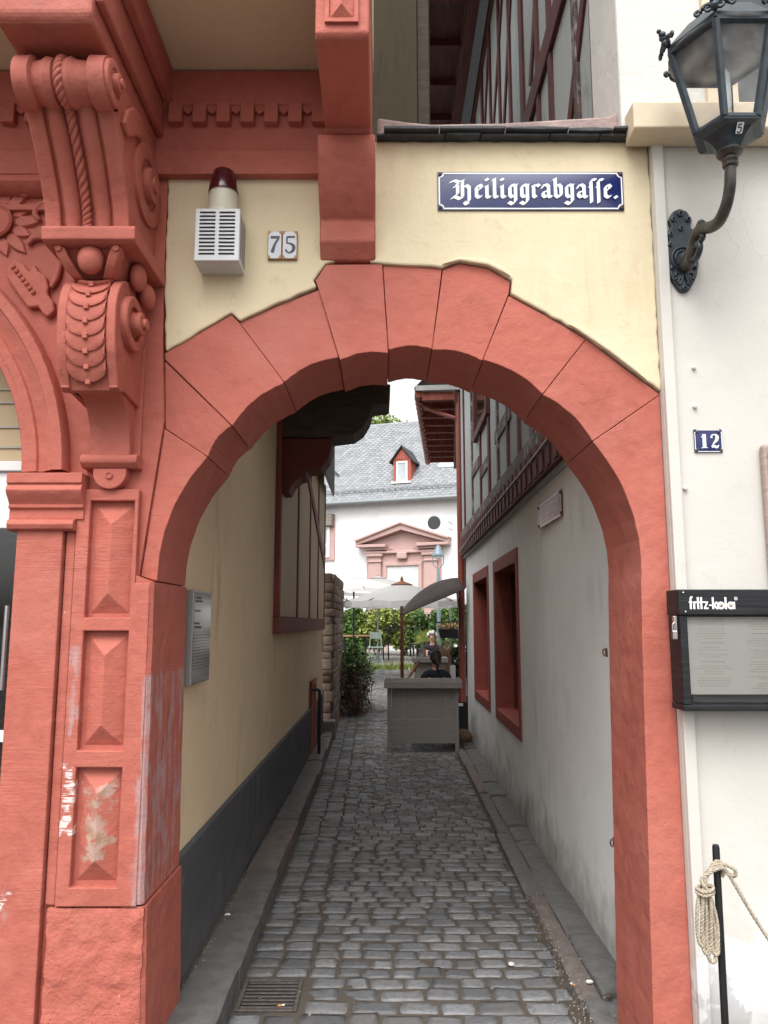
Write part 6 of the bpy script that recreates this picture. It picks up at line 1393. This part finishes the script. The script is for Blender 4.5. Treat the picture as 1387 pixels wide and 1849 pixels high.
m.obj("fan_leaf", LEAF_Y, pm, tint=True, fix=False); MB().tube([(c.x, c.y, gz(17)), c], .03, 8).obj("stem", TWIG, pm)
bg_ = thing("woven_bag", "brown paper bag slumped on the paving behind the counter's right leg", "bag", (1.1, 10.9, 0))
MB().ball((1.08, 10.9, .10), (.13, .12, .11), 12, 8).obj("sack", simple("brown_paper", (.20, .12, .07), .8, .3, 20, .6, 30, .02), bg_, smooth=True)
bk = thing("dark_crate", "dark crate leaning behind the counter beneath the climber", "crate", (1.15, 12.2, 0)); MB().box(1.0, 1.28, 12.0, 12.5, .0, .55).obj("crate_body", BLACK_M, bk, bevel=.01); MB().box(1.0, 1.2, 11.98, 11.999, .40, .44).obj("crate_label", LITTER, bk)
st2 = thing("stool", "stool under the seated dark-haired woman", "stool", (.77, 11.55, 0)); MB().box(.60, .94, 11.4, 11.75, .43, .46).obj("seat", TAUPE, st2, bevel=.006)
for (x, y) in ((.62, 11.42), (.89, 11.42), (.62, 11.70), (.89, 11.70)): MB().box(x, x + .03, y, y + .03, 0, .429).obj("leg", TAUPE, st2)
MB().box(.985, 1.07, 11.72, 11.75, .72, 1.02).obj("back_board", simple("white_chair_back", (.62, .62, .60), .5), st2, bevel=.012)
st3 = thing("chair", "dark chair under the white-haired person", "chair", (.99, 15.7, 0)); zg = gz(15.7)
MB().box(.80, 1.18, 15.55, 15.95, zg + .55, zg + .58).obj("seat", BLACK_M, st3); MB().box(.80, 1.18, 15.95, 15.98, zg + .62, zg + 1.0).obj("backrest", BLACK_M, st3)
for (x, y) in ((.80, 15.56), (1.15, 15.56), (.80, 15.93), (1.15, 15.93)): MB().box(x, x + .03, y, y + .03, zg, zg + .549).obj("leg", BLACK_M, st3)

# ================================================================== PEOPLE
def skinned(name, joints, edges, radii, mat, parent, loc, rz, root=0, sub=2):
    me = bpy.data.meshes.new(name); me.from_pydata(joints, edges, []); o = bpy.data.objects.new(name, me); COL.objects.link(o); me.materials.append(mat)
    sk = o.modifiers.new("skin", 'SKIN'); sk.use_smooth_shade = True
    for i, r in enumerate(radii):
        d = me.skin_vertices[0].data[i]; d.radius = r if isinstance(r, tuple) else (r, r); d.use_root = (i == root)
    sb = o.modifiers.new("sub", 'SUBSURF'); sb.levels = sb.render_levels = sub
    o.parent = parent; return o
def person(label, loc, rz, hair_mat, hair, shirt_mat, arm):
    p = thing("person", label, "person", loc); p.rotation_euler = (0, 0, rz)
    # faces +Y in its own frame, seat at z 0
    J = [(0, 0, .06), (0, .02, .22), (0, .01, .40), (0, .02, .50), (0, .03, .57), (0, .045, .655), (0, .04, .72), (.145, .01, .42), (-.145, .01, .42)]
    E_ = [(0, 1), (1, 2), (2, 3), (3, 4), (4, 5), (5, 6), (2, 7), (2, 8)]
    Rr = [(.15, .12), (.135, .10), (.135, .085), (.055, .05), (.046, .048), (.072, .085), (.05, .06), .05, .05]
    for s, el, wr, hd in ((1, arm[0], arm[1], arm[2]), (-1, arm[0], arm[1], arm[2])):
        b = len(J); J += [(s * el[0], el[1], el[2]), (s * wr[0], wr[1], wr[2]), (s * hd[0], hd[1], hd[2])]; E_ += [(7 if s > 0 else 8, b), (b, b + 1), (b + 1, b + 2)]; Rr += [.045, .03, (.036, .018)]
        f = len(J)
        for k in range(4): J += [(s * (hd[0] - .025 + k * .017), hd[1] + .06, hd[2] - .005), (s * (hd[0] - .027 + k * .018), hd[1] + .095, hd[2] - .02)]; E_ += [(b + 2, f + k * 2), (f + k * 2, f + k * 2 + 1)]; Rr += [.009, .008]
        t = len(J); J += [(s * (hd[0] - .05), hd[1] + .02, hd[2])]; E_ += [(b + 1, t)]; Rr += [.010]
    for s in (1, -1):
        b = len(J); J += [(s * .10, .05, .05), (s * .13, .42, .06), (s * .13, .44, -.30), (s * .13, .42, -.38), (s * .13, .54, -.405)]; E_ += [(0, b), (b, b + 1), (b + 1, b + 2), (b + 2, b + 3), (b + 3, b + 4)]; Rr += [.085, .062, .045, .042, .032]
    skinned("body", J, E_, Rr, SKIN, p, loc, rz)
    SJ = [(0, 0, .03), (0, .02, .22), (0, .01, .40), (0, .012, .475), (.158, .01, .425), (-.158, .01, .425), (arm[0][0], arm[0][1], arm[0][2]), (-arm[0][0], arm[0][1], arm[0][2]), (arm[1][0], arm[1][1], arm[1][2]), (-arm[1][0], arm[1][1], arm[1][2])]
    skinned("shirt", SJ, [(0, 1), (1, 2), (2, 3), (3, 4), (3, 5), (4, 6), (5, 7), (6, 8), (7, 9)], [(.165, .135), (.15, .115), (.165, .11), (.085, .07), .072, .072, .06, .06, .042, .042], shirt_mat, p, loc, rz)
    TJ = [(0, 0, .05), (.10, .06, .05), (.13, .42, .06), (.13, .44, -.32), (-.10, .06, .05), (-.13, .42, .06), (-.13, .44, -.32)]
    skinned("trousers", TJ, [(0, 1), (1, 2), (2, 3), (0, 4), (4, 5), (5, 6)], [(.17, .13), .10, .078, .06, .10, .078, .06], NAVY, p, loc, rz)
    for s in (1, -1):
        MB().ball((s * .03, .122, .675), (.012, .006, .007), 8, 6).obj("eye", simple("eye_dark", (.02, .015, .012), .3) if "eye_dark" not in bpy.data.materials else bpy.data.materials["eye_dark"], None).parent = p
        MB().ball((s * .076, .035, .665), (.010, .018, .028), 8, 6).obj("ear", SKIN, None, smooth=True).parent = p
    MB().ball((0, .132, .650), (.013, .018, .020), 8, 6).obj("nose", SKIN, None, smooth=True).parent = p
    MB().ball((0, .124, .612), (.022, .006, .006), 8, 6).obj("mouth", simple("lips", (.36, .13, .11), .5) if "lips" not in bpy.data.materials else bpy.data.materials["lips"], None).parent = p
    hm = MB(); hair(hm); hm.obj("hair", hair_mat, None, smooth=True).parent = p
    MB().box(.085, .175, .40, .60, -.435, -.395).obj("shoe", BLACK_M, None, bevel=.015).parent = p; MB().box(-.175, -.085, .40, .60, -.435, -.395).obj("shoe", BLACK_M, None, bevel=.015).parent = p
    return p
def hair_tail(m):
    m.ball((0, .025, .70), (.090, .105, .098), 18, 12); m.ball((0, -.03, .655), (.078, .07, .075), 14, 10)
    m.tube(smooth_path([(0, -.085, .655), (0, -.12, .625), (.005, -.125, .56), (0, -.115, .49)], 5), [.022] + [.026] * 9 + [.024, .022, .02, .016, .012, .008][:6], 10)
def hair_curly(m):
    random.seed(5)
    for k in range(70):
        a = random.uniform(0, 6.28); e = random.uniform(-.15, 1.3); d = Vector((math.cos(a) * math.cos(e), math.sin(a) * math.cos(e), math.sin(e)))
        if d.y > .55 and d.z < .55: continue
        m.ball(Vector((0, .035, .675)) + Vector((d.x * .088, d.y * .095, d.z * .095)), random.uniform(.022, .034), 7, 5)
person("seated person with dark ponytail in a navy top, seen from behind at the counter", (.77, 11.58, .46), R(4), HAIR_D, hair_tail, NAVY, ((.23, .08, .24), (.19, .30, .18), (.17, .36, .17)))
person("seated white-haired person in a black top facing the alley", (.985, 15.75, zg + .58), R(165), HAIR_W, hair_curly, NAVY, ((.23, .10, .24), (.10, .30, .22), (.05, .36, .23)))
